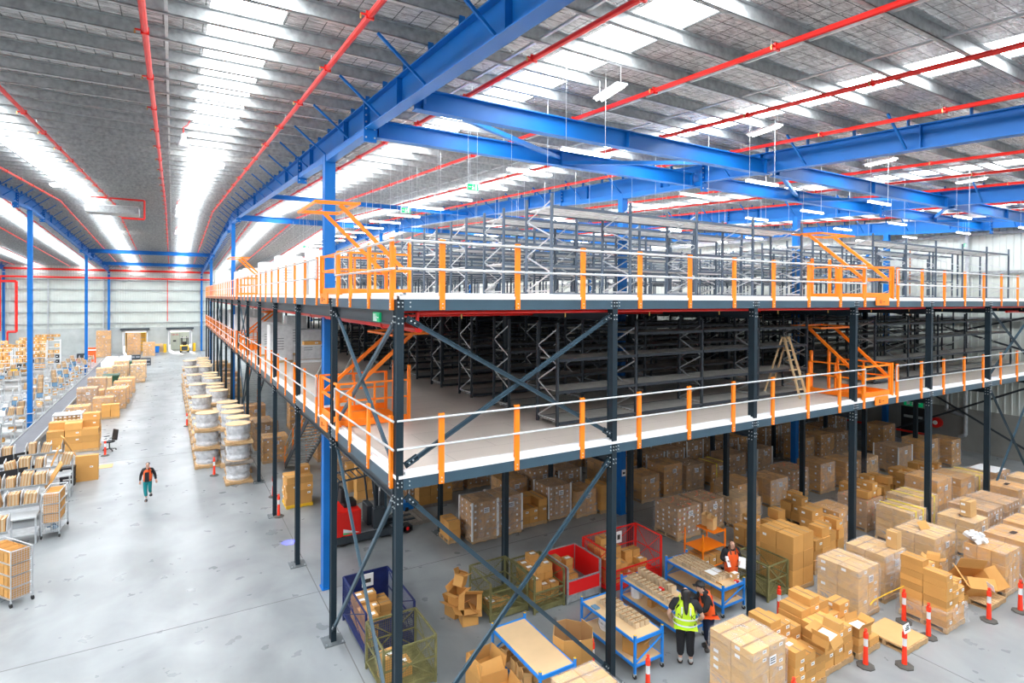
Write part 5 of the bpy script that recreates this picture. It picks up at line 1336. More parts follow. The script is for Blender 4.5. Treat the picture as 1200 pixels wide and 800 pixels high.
# ------------------------------------------------------------------ reach truck
t = thing('reach_truck', 'red and charcoal reach truck parked under the mezzanine', 'forklift', (0, 0, 0))
def bevel_box(nm, x0, x1, y0, y1, z0, z1, m, bv=.06, par=None):
    bm = bmesh.new(); bmesh.ops.create_cube(bm, size=1); me = bpy.data.meshes.new(nm)
    for v in bm.verts: v.co = Vector((x0 + (v.co.x + .5) * (x1 - x0), y0 + (v.co.y + .5) * (y1 - y0), z0 + (v.co.z + .5) * (z1 - z0)))
    bmesh.ops.bevel(bm, geom=list(bm.edges), offset=bv, segments=3, affect='EDGES', profile=.6)
    bm.to_mesh(me); bm.free(); me.materials.append(m); return put(nm, me, par if par is not None else t)
bevel_box('counterweight', 1.15, 2.12, 9.75, 10.95, .18, 1.15, RED)
bevel_box('chassis', 1.15, 3.2, 9.7, 11.0, .08, .32, DARK, .03)
mb = MB(); mb.face([(1.5, 9.745, .45), (2.05, 9.745, .38), (1.5, 9.745, .58)], LABEL); mb.face([(1.5, 9.744, .38), (1.9, 9.744, .37), (1.5, 9.744, .44)], GREEN); mb.build('stripe_decal', t)
bevel_box('seat', 1.6, 2.05, 10.1, 10.6, 1.15, 1.35, BLACK, .05); bevel_box('seat_back', 1.5, 1.65, 10.1, 10.6, 1.3, 1.8, BLACK, .05)
mb = MB()
for y in (9.85, 10.85): mb.path([(1.25, y, 1.1), (1.35, y, 2.15), (2.5, y, 2.25), (2.72, y, .35)], .035, DARK, 8)
for k in range(6): mb.bar((1.4 + .2 * k, 9.85, 2.18 + .01 * k), (1.4 + .2 * k, 10.85, 2.18 + .01 * k), .03, .03, DARK)
mb.build('overhead_guard', t)
mb = MB(); mb.box(2.12, 2.7, 9.78, 10.9, .3, .34, GREYP); mb.build('footwell', t)
bevel_box('steering_console', 2.45, 2.68, 10.2, 10.85, .34, 1.05, DARK, .05)
for y in (10.0, 10.62):
    mb = MB(); mb.box(2.85, 3.0, y, y + .14, .12, 4.6, DARK); mb.box(3.0, 3.1, y + .02, y + .12, .12, 4.6, BEAM); mb.build('mast_rail', t)
mb = MB()
for z in (.4, 1.6, 2.9, 4.5): mb.box(2.88, 3.02, 10.14, 10.62, z, z + .12, DARK)
mb.build('mast_crossbar', t)
mb = MB(); mb.tube((2.98, 10.25, .2), (2.98, 10.25, 4.3), .035, GALV, 8); mb.tube((2.98, 10.5, .2), (2.98, 10.5, 4.3), .035, GALV, 8); mb.build('lift_cylinder', t)
mb = MB(); mb.box(2.845, 2.85, 10.02, 10.12, 1.55, 2.6, LABEL); mb.build('mast_sticker', t)
mb = MB(); mb.box(2.87, 3.0, 9.99, 9.995, 1.75, 2.45, DARK); mb.build('mast_plate', t)
txt('lettering', 'HELI LINE', .15, LABEL, t, (2.93, 9.985, 2.12), (math.pi / 2, -math.pi / 2, 0), .002)
bevel_box('mast_shield', 2.55, 2.95, 9.75, 10.05, .35, 1.05, DARK, .04)
for y in (9.68, 10.82):
    bevel_box('straddle_leg', 3.1, 3.95, y, y + .22, .06, .26, DARK, .03); mb = MB(); mb.tube((3.75, y, .17), (3.75, y + .22, .17), .17, TYRE, 16); mb.tube((3.75, y - .01, .17), (3.75, y + .23, .17), .06, REDPAN, 10); mb.build('load_wheel', t)
for y in (10.12, 10.55): mb = MB(); mb.box(3.1, 3.16, y, y + .12, .08, .6, DARK); mb.box(3.1, 4.2, y, y + .12, .28, .32, DARK); mb.build('fork', t)
mb = MB(); mb.tube((1.5, 9.72, .17), (1.5, 9.9, .17), .17, TYRE, 16); mb.build('drive_wheel', t)
mb = MB(); mb.tube((1.3, 10.4, 2.2), (1.18, 10.42, 2.12), .05, BLACK, 10); mb.build('warning_lamp', t)
sp = bpy.data.lights.new('blue_spot', 'SPOT'); sp.energy = 3500; sp.color = (.05, .06, 1); sp.spot_size = R(11); sp.spot_blend = .3; sp.shadow_soft_size = .02
so = bpy.data.objects.new('blue_spot', sp); COL.objects.link(so); so.location = (1.1, 10.44, 2.1); so.rotation_euler = (Vector(SPOTXY) - Vector((1.1, 10.44, 2.1))).to_track_quat('-Z', 'Y').to_euler()
# ------------------------------------------------------------------ the packing side beyond the aisle
bun = {}
FAR = MB()
def farbox(x, y, z, w, d, h, m): FAR.box(x - w / 2, x + w / 2, y - d / 2, y + d / 2, z, z + h, m); FAR.box(x - .05, x + .07, y - d / 2 - .003, y - d / 2, z + h * .4, z + h * .65, LABEL)
BELT = mat('conveyor_belt', (.115, .12, .135), .8, 0, .06, 3)
t = thing('belt_conveyor', 'long grey belt conveyor running toward the far wall', 'conveyor', (0, 0, 0))
CX0, CX1, CY0, CY1, CZ = -10.45, -9.55, 20.5, 77., .8
mb = MB(); mb.box(CX0 + .05, CX1 - .05, CY0, CY1, CZ - .04, CZ, BELT); mb.build('belt', t)
for x in (CX0, CX1): mb = MB(); mb.box(x - .03, x + .03, CY0, CY1, CZ - .16, CZ + .05, GALVM); mb.build('side_frame', t)
for k in range(20):
    y = CY0 + .5 + 2.95 * k
    for x in (CX0, CX1): mb = MB(); mb.box(x - .03, x + .03, y - .03, y + .03, 0, CZ - .1, GALVM); mb.build('leg', t)
mb = MB(); mb.box(CX0 - .1, CX1 + .1, 38.5, 38.56, 0, 1.5, GALVM)
def mon(x, y, z, label, rz=0., two=False):
    key = ('mon', two)
    if key in LM: return dup(LM[key], (x, y, z), rz, label)
    m = thing('computer_monitor', label, 'monitor', (x, y, z), rz, 'monitors on the packing benches')
    for i in range(2 if two else 1):
        u = (-.3, .3)[i] if two else 0
        mb = MB(); mb.box(u - .28, u + .28, -.02, .02, .12, .46, BLACK); mb.build('screen_case', m)
        mb = MB(); mb.box(u - .26, u + .26, -.024, -.02, .14, .44, SCREEN); mb.build('screen', m)
    mb = MB(); mb.box(-.03, .03, 0, .04, 0, .2, GREYP); mb.box(-.12, .12, -.08, .1, 0, .015, GREYP); mb.build('stand', m)
    LM[key] = m; return m
def workbench(x, y, label, n=5, L=2.2, rz=0.):
    key = ('wb', n, L)
    if key in LM: b = dup(LM[key], (x, y, 0), rz, label)
    else:
        b = thing('packing_station', label, 'workbench', (x, y, 0), rz, 'grey packing stations')
        for sx in (0, L):
            for sy in (0, .8): mb = MB(); mb.box(sx - .025, sx + .025, sy - .025, sy + .025, 0, 1.45 if sy else .9, GALV); mb.build('leg', b)
        mb = MB(); mb.box(0, L, 0, .8, .86, .9, BENCHG); mb.build('worktop', b)
        mb = MB(); mb.box(0, L, .0, .8, .3, .33, GALV); mb.build('lower_shelf', b)
        mb = MB(); mb.box(0, L, .35, .85, 1.2, 1.23, GALV); mb.box(0, L, .35, .37, 1.2, 1.27, GALVM); mb.build('upper_shelf', b)
        for k in range(n + 1):
            u = .03 + (L - .06) * k / n; mb = MB()
            mb.hexa([(u - .012, .37, 1.23), (u + .012, .37, 1.23), (u + .012, .84, 1.23), (u - .012, .84, 1.23), (u - .012, .45, 1.6), (u + .012, .45, 1.6), (u + .012, .84, 1.7), (u - .012, .84, 1.7)], BENCHG); mb.build('divider', b)
        LM[key] = b
    return b
def bundle(x, y, z, label, w=.3, rz=0., tilt=0., h=.42):
    key = (w, h)
    if key not in bun:
        mb = MB(); k = 7
        for i in range(k): mb.box(-w / 2 + w * i / k + .003, -w / 2 + w * (i + 1) / k - .003, -.2, .2, 0, h - .012 * (i % 3), PALE if i % 2 else CARDR)
        bun[key] = mb.mesh('bundle')
    o = put('flat_carton_bundle', bun[key], None, (x, y, z)); o.rotation_euler = (0, tilt, rz)
    return tag(o, label, 'cardboard', 'flat carton bundles on the packing stations')
# stations beyond the conveyor
si = 0
for i in range(17):
    y = 22.5 + 2.9 * i; x = -13.2
    nm = 'packing station beyond the conveyor, %s from the camera end' % ORD[i]
    workbench(x, y, 'grey ' + nm)
    for k in range(5):
        if rnd.random() < .45: bundle(x + .25 + .43 * k, y + .6, 1.232, 'flat carton bundle, %s slot, %s' % (ORD[k], nm), .28, 0, rnd.choice((0, 0, .15)), rnd.choice((.4, .48)))
    for q in range(4): farbox(x + .25 + .55 * q + rnd.uniform(-.1, .1), y + .3 + rnd.uniform(-.1, .1), .902, rnd.uniform(.15, .4), .25, rnd.uniform(.06, .28), rnd.choice((RUBBISH, GREYP, LABEL, DARK, CARDL, SCREEN, RUBBISH)))
    mon(x + rnd.uniform(.4, 1.8), y + .1, .902, 'monitor on the %s' % nm, rnd.uniform(-.3, .3))
    for q in range(3):
        w, d, h = rnd.choice(((.4, .3, .25), (.3, .3, .3), (.5, .35, .2))); farbox(x + .3 + .65 * q, y + .35, .334, w, d, h, rnd.choice((CARD, CARDL)))
        pass
    if i % 2 == 0:
        nm2 = 'packing station in the outer line, %s from the camera end' % ORD[i // 2]
        workbench(-17.2, y + 4, 'grey ' + nm2)
        for k in range(5):
            if rnd.random() < .4: bundle(-17.2 + .25 + .43 * k, y + 4.6, 1.232, 'flat carton bundle, %s slot, %s' % (ORD[k], nm2), .28, 0, 0, .44)
        mon(-16.3, y + 4.25, .902, 'monitor on the %s' % nm2, .2)
# stations on the near side of the conveyor
near = [(-9.6, 15.2, 'grey packing station nearest the camera, behind the wire trolley', 5), (-9.7, 17.6, 'grey packing station with sorted flat cartons, second from the camera', 5),
        (-9.3, 20.2, 'grey packing station with white dividers, third from the camera', 5), (-9.95, 23.0, 'grey packing station with black screens, before the stacked cartons', 5), (-9.9, 12.6, 'grey packing station at the picture edge behind the first trolley', 5)]
for i, (x, y, l, n) in enumerate(near):
    workbench(x, y, l)
    for k in range(5):
        if (i, k) in ((2, 3), (3, 1), (3, 4)): continue
        bundle(x + .25 + .43 * k, y + .6, 1.232, 'flat carton bundle, %s slot of the near side station, %s from the camera' % (ORD[k], ORD[i]), (.3, .34, .24)[k % 3], 0, (.0, .25, -.2, 0, .1)[(k + i) % 5], (.42, .5, .38)[(k * 2 + i) % 3])
    if i in (2, 3): mon(x + .5, y + .3, .902, 'black twin screens on the near side station, %s from the camera' % ORD[i], math.pi + .2 * i, True)
for i, (x, y, rz, ti) in enumerate(((-7.6, 18.3, .2, .5), (-7.9, 21.0, .1, .35), (-7.35, 23.6, .3, -.45))):
    mb = MB(); mb.box(-.02, .02, -.35, .35, 0, 1.0, CARD); o = mb.build('cardboard_sheet', None, (x, y, 1.0)); o.rotation_euler = (0, ti, rz); tag(o, 'brown cardboard sheet leaning on the %s near side station' % ORD[i + 1], 'cardboard', 'leaning cardboard sheets')
def carton_at(x, y, z, w, d, h, label, m=CARD, rz=0., lab=(1, 0), g=None):
    o = put('cardboard_box', carton_mesh(w, d, h, m, lab), None, (x, y, z), rz); return tag(o, label, 'box', g)
# file boxes and the big carton beside the aisle
FB = mat('file_box_black', (.015, .015, .018), .5)
mb = MB(); mb.box(-.26, .26, -.2, .2, 0, .19, FB); mb.box(-.27, .27, -.21, .21, .12, .2, FB); mb.box(-.15, .15, -.214, -.21, .05, .11, LABEL); fb = mb.mesh('file_box')
for k in range(4): o = put('black_file_box', fb, None, (-7.4, 22.1, .205 * k), rnd.uniform(-.05, .05)); tag(o, 'black lidded box with a white label beside the aisle, %s' % ('bottom of four', 'second of four', 'third of four', 'top of four')[k], 'box', 'black lidded boxes')
carton_at(-6.75, 22.5, 0, .85, .28, 1.15, 'tall plain brown carton standing on edge beside the aisle', CARD)
mb = MB(); mb.box(-6.5, -5.95, 24.3, 25.0, .0, .012, CARDL); tag(mb.build('cardboard_sheet'), 'pale cardboard sheet lying flat on the aisle floor', 'cardboard')
# office chair
t = thing('office_chair', 'black office chair standing at the aisle edge', 'chair', (-6.35, 28.0, 0), R(-60))
mb = MB(); mb.lathe([(.25, .0), (.26, .04), (.24, .08)], BLACK, 16, (0, 0, .46)); mb.build('seat', t)
mb = MB(); mb.hexa([(-.24, .22, .55), (.24, .22, .55), (.24, .27, .55), (-.24, .27, .55), (-.22, .3, 1.1), (.22, .3, 1.1), (.22, .35, 1.1), (-.22, .35, 1.1)], BLACK); mb.build('backrest', t)
mb = MB(); mb.tube((0, 0, .1), (0, 0, .46), .03, BLACK, 8); mb.build('gas_column', t)
for k in range(5): a = 2 * math.pi * k / 5; mb = MB(); mb.bar((0, 0, .12), (.3 * math.cos(a), .3 * math.sin(a), .08), .05, .03, BLACK); mb.tube((.3 * math.cos(a) - .02, .3 * math.sin(a), .03), (.3 * math.cos(a) + .02, .3 * math.sin(a), .03), .03, TYRE, 8); mb.build('base_arm', t)
for s in (-1, 1): mb = MB(); mb.path([(s * .22, 0, .5), (s * .3, 0, .55), (s * .3, 0, .72)], .015, BLACK, 6); mb.box(s * .3 - .03, s * .3 + .03, -.12, .14, .72, .75, BLACK); mb.build('armrest', t)
# stacks between conveyor and aisle
wh = 'big brown carton in the stack behind the office chair'
stack(-9.1, 28.4, [[3, 4, 3], [4, 4, 5]], .75, .6, .36, wh, 'big cartons behind the chair', lab=(1, 0), jitter=.03, pallab='long pallet under the big cartons behind the chair')
stack(-7.55, 37.6, [[2, 2]], .5, .6, .42, 'wide carton on the pallet beside the aisle, past the chair', 'wide cartons past the chair', jitter=.02, lab=(0, 0))
t = thing('wrapped_crate', 'white-strapped crate of small packs beside the conveyor', 'crate', (-8.75, 33.2, 0))
mb = MB(); 
for i in range(6):
    for k in range(6): mb.box(-.62 + .21 * i, -.62 + .21 * i + .19, -.5, .5, .15 + .19 * k, .15 + .19 * k + .17, CARDR); mb.box(-.62 + .21 * i + .04, -.62 + .21 * i + .15, -.505, -.5, .15 + .19 * k + .08, .15 + .19 * k + .14, LABEL)
mb.build('pack_block', t); kids(t)[-1]['kind'] = 'stuff'
mb = MB()
for s in (-.66, .66): mb.box(s - .04, s + .04, -.54, -.5, .1, 1.35, WHITE)
mb.box(-.7, .7, -.54, .5, 1.3, 1.36, RUBBISH); mb.build('white_cap', t); put('pallet', pallet_mesh(1.3, 1.1), t)
lf = [('brown carton', -9.2, 35.6, 1.3, (3, 2, 3), CARD), ('open brown carton', -8.2, 39.4, 1.2, (2, 2, 3), CARD), ('white-filmed', -9.3, 41.2, 1.7, (4, 3, 5), CARDR), ('labelled brown', -7.6, 41.4, 1.5, (3, 2, 4), CARD), ('orange-stickered', -7.5, 43.6, 1.3, (3, 3, 4), CARD),
      ('flat brown', -9.1, 43.4, 1.2, (2, 2, 3), CARD), ('heaped brown', -7.5, 46.2, 1.4, (3, 2, 3), CARD), ('long filmed', -9.2, 46.3, 1.8, (3, 2, 4), CARDR), ('squat brown', -7.4, 49.3, 1.3, (2, 2, 3), CARD), ('pale brown', -9.1, 49.4, 1.4, (2, 2, 3), CARDL),
      ('banded brown', -6.9, 56.0, 1.75, (3, 2, 4), CARDL), ('tight brown', -8.3, 55.6, 1.75, (3, 2, 4), CARDL), ('white-capped', -9.4, 54.5, 1.7, (2, 2, 3), CARDL), ('white-topped', -6.9, 59.2, 1.8, (3, 2, 4), CARDL), ('cloudy film', -8.4, 59.4, 1.8, (3, 2, 4), CARDL)]
for i, (l, x, y, h, n, m) in enumerate(lf): wrapped(x, y, h, *n, '%s pallet load between the conveyor and the aisle, %s along' % (l, ORD[i]), 1.2, 1.1, m, lab=(1, 1, 1) if 'orange' in l else (1, 0), group='pallet loads beside the conveyor', sheet=i % 2 == 0)
for i in range(10):
    x, y = -9.2 + 1.25 * (i % 2), 62.5 + 1.5 * (i // 2)
    t = thing('film_wrapped_load', 'milky white film-wrapped load near the far end of the conveyor, %s' % ORD[i], 'pallet load', (x, y, 0), 0, 'milky wrapped loads by the conveyor end')
    mb = MB(); mb.box(-.52, .52, -.52, .52, .14, 1.5, RUBBISH); mb.build('white_block', t); put('pallet', pallet_mesh(1.12, 1.12), t)
def wheelie(x, y, label, m):
    t = thing('wheeled_bin', label, 'bin', (x, y, 0))
    mb = MB(); mb.hexa([(-.45, -.35, .1), (.45, -.35, .1), (.45, .35, .1), (-.45, .35, .1), (-.6, -.5, 1.25), (.6, -.5, 1.25), (.6, .5, 1.25), (-.6, .5, 1.25)], m); mb.build('body', t)
    mb = MB(); mb.hexa([(-.64, -.54, 1.25), (.64, -.54, 1.25), (.64, .54, 1.25), (-.64, .54, 1.25), (-.6, -.5, 1.33), (.6, -.5, 1.33), (.6, .5, 1.36), (-.6, .5, 1.36)], m); mb.build('lid', t)
    for s in (-.4, .4): mb = MB(); mb.tube((s - .04, .3, .1), (s + .04, .3, .1), .1, TYRE, 12); mb.tube((s - .04, -.3, .1), (s + .04, -.3, .1), .1, TYRE, 12); mb.build('wheel', t)
wheelie(-8.1, 52.3, 'dark green wheeled bin among the loads beside the conveyor', GREENB); wheelie(-7.0, 64., 'dark green wheeled bin farther on, toward the dock doors', GREENB)
for k in range(5): mb = MB(); mb.box(-.5, .5, -.4, .4, 0, .42, DARK); mb.box(-.44, -.05, -.405, -.4, .12, .3, GREYP); mb.box(.05, .44, -.405, -.4, .12, .3, GREYP); o = mb.build('black_crate', None, (-7.2 + 1.05 * (k % 2), 72., .43 * (k // 2))); tag(o, 'dark stacked crate near the dock doors, %s' % ('bottom, aisle far side', 'bottom, aisle side', 'middle, aisle far side', 'middle, aisle side', 'topmost')[k], 'crate', 'dark crates near the dock doors')
# trolleys by the aisle
def wire_trolley(x, y, rz, L, H, label, items):
    t = thing('wire_trolley', label, 'trolley', (x, y, 0), rz)
    W = .5
    for u in (0, W):
        for v in (0, L):
            mb = MB(); mb.tube((u, v, .12), (u, v, H), .016, GALV, 8); mb.build('upright', t)
            mb = MB(); mb.tube((u - .02, v, .06), (u + .02, v, .06), .06, TYRE, 12); mb.box(u - .02, u + .02, v - .02, v + .02, .08, .16, GALV); mb.build('castor', t)
    for u in (0, W): mb = MB(); mb.tube((u, 0, H), (u, L, H), .016, GALV, 8); mb.build('side_rail', t)
    for v in (0, L):
        mb = MB(); mb.tube((0, v, H), (W, v, H), .016, GALV, 8); mb.face([(0, v, .2), (W, v, .2), (W, v, H), (0, v, H)], MESHG); mb.build('end_mesh', t)
    n = 4
    for k in range(n): mb = MB(); z = .2 + (H - .25) / n * k; mb.box(0, W, 0, L, z - .012, z, GALV); mb.build('shelf', t)
    c, s = math.cos(rz), math.sin(rz)
    for k in range(n):
        z = .202 + (H - .25) / n * k
        for j in range(int(L / .2)):
            if k == 0 and items == 2: continue
            v = .12 + .2 * j; px, py = x + c * .25 - s * v, y + s * .25 + c * v
            o = open_carton((px, py, z), .42, .17, .2 if k < 3 else .24, 'narrow open tray on the %s, %s shelf, %s along' % (('first wire trolley', 'second wire trolley')[items - 1], ('bottom', 'second', 'third', 'top')[k], ORD[j]), (0, 0, rz), (90, 95, 60, 95), CARD, 'open trays on the wire trolleys')
wire_trolley(-7.15, 10.4, R(36), 1.3, 1.5, 'wire shelf trolley of brown trays at the picture edge', 1)
wire_trolley(-7.3, 15.5, R(-4), 1.2, 1.55, 'wire shelf trolley with orange-brown trays beside the aisle', 2)
mb = MB(); r4 = random.Random(4)
for k in range(30): mb.lathe([(.05, 0), (.07, .05), (.03, .1)], r4.choice((RUBBISH, LABEL, SCREEN)), 6, (-7.25 + r4.uniform(0, .4), 15.6 + r4.uniform(0, 1.), .22 + r4.uniform(0, .2)))
tag(mb.build('bagged_goods'), 'heap of small bagged goods at the bottom of the second trolley', 'goods', kind='stuff')
# storage shelves far left
for i in range(6):
    x, y = -20.3 + .55 * i, 52. + 5.2 * i
    nm = ORD[i]
    t = thing('storage_shelf', 'white storage shelf stacked with cartons on the far packing side, %s from the camera end' % nm, 'shelving', (x, y, 0), 0, 'white storage shelves on the packing side')
    for u in (0, 1.2, 2.4):
        for v in (0, .6): mb = MB(); mb.box(u - .03, u + .03, v - .03, v + .03, 0, 3.0, WHITE); mb.build('upright', t)
    for z in (.15, .75, 1.35, 2.1, 2.9): mb = MB(); mb.box(0, 2.4, 0, .6, z - .04, z, WHITE); mb.build('shelf', t)
    for zi, z in enumerate((.15, .75, 1.35, 2.1, 2.9, 3.32)):
        for k in range(4):
            if rnd.random() < .12: continue
            mm = BLACK if (zi < 2 and rnd.random() < .5) else rnd.choice((CARD, CARD, CARDL)); h = .38 if z < 2.4 else .3
            farbox(x + .3 + .6 * k, y + .3, z, .5, .5, h, mm)
# grey picking trolleys between stations and shelves
for i in range(12):
    x, y = -15.6 - 1.5 * (i % 2) - .2 * i, 32. + 3.1 * i
    nm = ORD[i]; t = thing('picking_trolley', 'grey shelf trolley with a few cartons in the packing area, %s' % nm, 'trolley', (x, y, 0), 0, 'grey shelf trolleys in the packing area')
    for u in (0, .9):
        for v in (0, .5): mb = MB(); mb.box(u - .02, u + .02, v - .02, v + .02, 0, 1.6, GALV); mb.build('upright', t)
    for z in (.2, .6, 1.0, 1.4): mb = MB(); mb.box(0, .9, 0, .5, z - .02, z, GALV); mb.build('shelf', t)
    for q, z in enumerate((.2, 1.0, 1.4)): farbox(x + .3 + .25 * (q % 2), y + .25, z, .45, .35, .26, rnd.choice((CARD, CARDL)))
tag(FAR.build('distant_cartons'), 'many small cartons and dark bins filling the far shelves and packing stations', 'boxes', kind='stuff')
# odd coloured things in the packing area
for i, (x, y, z, w, d, h, m, l) in enumerate(((-11.5, 28.6, .902, .35, .3, .3, RED, 'red tote on a packing station beside the conveyor'), (-12.2, 60.5, .902, .5, .4, .35, BINBLUE, 'blue tote on a packing station near the second blue column'),
        (-16.4, 61.65, .902, .5, .4, .4, YEL, 'yellow pack on the outer packing line'), (-12.4, 69.2, .902, .5, .4, .4, RED, 'red bag on a far packing station'), (-13.0, 80.5, 0, 1.5, .8, 1.0, DARK, 'dark machine cabinet against the far wall'), (-12.0, 78.0, 0, .8, .3, 1.9, HIORANGE, 'orange and white striped barrier board near the first dock door'))):
    mb = MB(); mb.box(-w / 2, w / 2, -d / 2, d / 2, 0, h, m); mb.box(-w / 2 - .01, w / 2 + .01, -d / 2 - .01, d / 2 + .01, h * .8, h * .88, m if m is not HIORANGE else LABEL); tag(mb.build(('storage_tote', 'storage_tote', 'yellow_pack', 'red_bag', 'machine_cabinet', 'striped_barrier')[i], None, (x, y, z)), l, ('tote', 'tote', 'pack', 'bag', 'cabinet', 'barrier')[i])
wrapped(-12.2, 84.5, 3.6, 2, 2, 6, 'tall double-stacked load left of the first dock door', 1.6, 1.2, CARD, lab=(1, 0)); wrapped(-6.9, 84., 1.9, 2, 2, 4, 'white-filmed load between the two dock doors', 1.4, 1.2, CARD, lab=(1, 0))
wrapped(-8.9, 87., 3.0, 2, 2, 6, 'tall brown load standing in the first dock doorway', 1.6, 1.2, CARD, lab=(1, 0))
# dock: containers, bin, board, bollards, forklift
t = thing('shipping_container', 'open yellow shipping container docked at the first door', 'container', (-8.07, 91., 0))
mb = MB(); mb.box(-1.25, -1.18, 0, 9, .05, 2.9, DOCKY); mb.box(1.18, 1.25, 0, 9, .05, 2.9, DOCKY); mb.box(-1.25, 1.25, 0, 9, 2.85, 2.95, DOCKY); mb.box(-1.25, 1.25, 8.9, 9, 0, 2.9, DOCKY); mb.build('shell', t)
mb = MB(); mb.box(.25, 1.2, .3, .36, .1, 2.85, DOCKY); 
for z in (.6, 1.1, 1.6, 2.1): mb.box(.28, 1.17, .27, .3, z, z + .06, GREYP)
mb.build('half_door', t)
t = thing('shipping_container', 'cream container with red lettering outside the second dock door', 'container', (-2.4, 94., 0))
mb = MB(); mb.box(-1.25, 1.25, 0, 5, .0, 2.7, DOCKW); mb.build('shell', t)
mb = MB()
for x in (-1.0, -.45, .45, 1.0): mb.tube((x, -.06, .3), (x, -.06, 2.6), .025, GALV, 6)
mb.box(-.02, .02, -.03, 0, .25, 2.65, GREYP); mb.box(-.9, -.5, -.04, 0, 1.2, 1.45, DARK); mb.build('door_bars', t)
txt('lettering', 'KK KL', .34, RED, t, (-.62, -.05, 2.3), (math.pi / 2, 0, 0), .01)
for x, l in ((-4.35, 'yellow guard block before the second dock door, toward the blue bin'), (-.55, 'yellow guard block before the second dock door, toward the reels')): mb = MB(); mb.tube((x, 89.2, 0), (x, 89.2, 1.25), .2, YEL, 14); tag(mb.build('guard_bollard'), l, 'bollard')
t = thing('wheeled_bin', 'bright blue wheeled bin between the dock doors', 'bin', (-5.4, 89.1, 0))
mb = MB(); mb.hexa([(-.3, -.25, .08), (.3, -.25, .08), (.3, .25, .08), (-.3, .25, .08), (-.38, -.33, 1.0), (.38, -.33, 1.0), (.38, .33, 1.0), (-.38, .33, 1.0)], BINBLUE); mb.build('body', t); mb = MB(); mb.box(-.4, .4, -.35, .35, 1.0, 1.1, YEL); mb.build('lid', t)
mb = MB(); mb.tube((-.3, .2, .08), (.3, .2, .08), .08, TYRE, 10); mb.tube((-.3, -.2, .04), (.3, -.2, .04), .04, TYRE, 10); mb.build('wheel', t)
mb = MB(); mb.box(-5.9, -4.6, 89.6, 89.68, 0, 1.3, PLY); tag(mb.build('plywood_board'), 'plywood board leaning behind the blue bin', 'board')
t = thing('forklift', 'yellow forklift facing the camera in the second dock doorway', 'forklift', (-1.85, 87.4, 0))
bevel_box('body', -.55, .55, 0, 1.9, .25, 1.05, YEL, .1, t); bevel_box('engine_cover', -.4, .4, -.06, .3, .35, .95, DARK, .06, t)
for sx in (-.5, .5):
    for v in (.35, 1.55): mb = MB(); mb.tube((sx - .1, v, .28), (sx + .1, v, .28), .28, TYRE, 16); mb.build('wheel', t)
    mb = MB(); mb.path([(sx * .9, .2, 1.0), (sx * .9, .4, 2.1), (sx * .9, 1.6, 2.1), (sx * .9, 1.75, 1.0)], .04, BLACK, 6); mb.build('guard_post', t)
mb = MB(); mb.box(-.5, .5, .4, 1.6, 2.1, 2.16, BLACK); mb.build('guard_roof', t)
bevel_box('seat', -.25, .25, .7, 1.2, 1.05, 1.6, BLACK, .06, t)
for sx in (-.3, .3): mb = MB(); mb.box(sx - .06, sx + .06, 1.95, 2.08, .1, 2.3, DARK); mb.build('mast_rail', t); mb = MB(); mb.box(sx - .05, sx + .05, 2.1, 3.1, .1, .15, DARK); mb.build('fork', t)
for sx in (-.38, .38): mb = MB(); mb.tube((sx, .18, 1.0), (sx, .12, 1.0), .07, REDPAN, 8); mb.build('lamp', t)
# ------------------------------------------------------------------ people
def skin(name, V, E, Rr, m, parent, sub=1, root=0, mats=None):
    me = bpy.data.meshes.new(name); me.from_pydata([tuple(v) for v in V], E, []); me.update()
    o = bpy.data.objects.new(name + '_tmp', me); COL.objects.link(o)
    if not me.skin_vertices: 
        o.modifiers.new('s', 'SKIN')
    lay = me.skin_vertices[0].data
    for i, r in enumerate(Rr):
        lay[i].radius = r if isinstance(r, tuple) else (r, r); lay[i].use_root = (i == root)
    if 's' not in o.modifiers: o.modifiers.new('s', 'SKIN')
    o.modifiers['s'].use_smooth_shade = True
    sb = o.modifiers.new('u', 'SUBSURF'); sb.levels = sub; sb.render_levels = sub
    dg = bpy.context.evaluated_depsgraph_get(); new = bpy.data.meshes.new_from_object(o.evaluated_get(dg))
    bpy.data.objects.remove(o); bpy.data.meshes.remove(me)
    new.materials.clear(); new.materials.append(m)
    for p in new.polygons: p.use_smooth = True
    return put(name, new, parent)
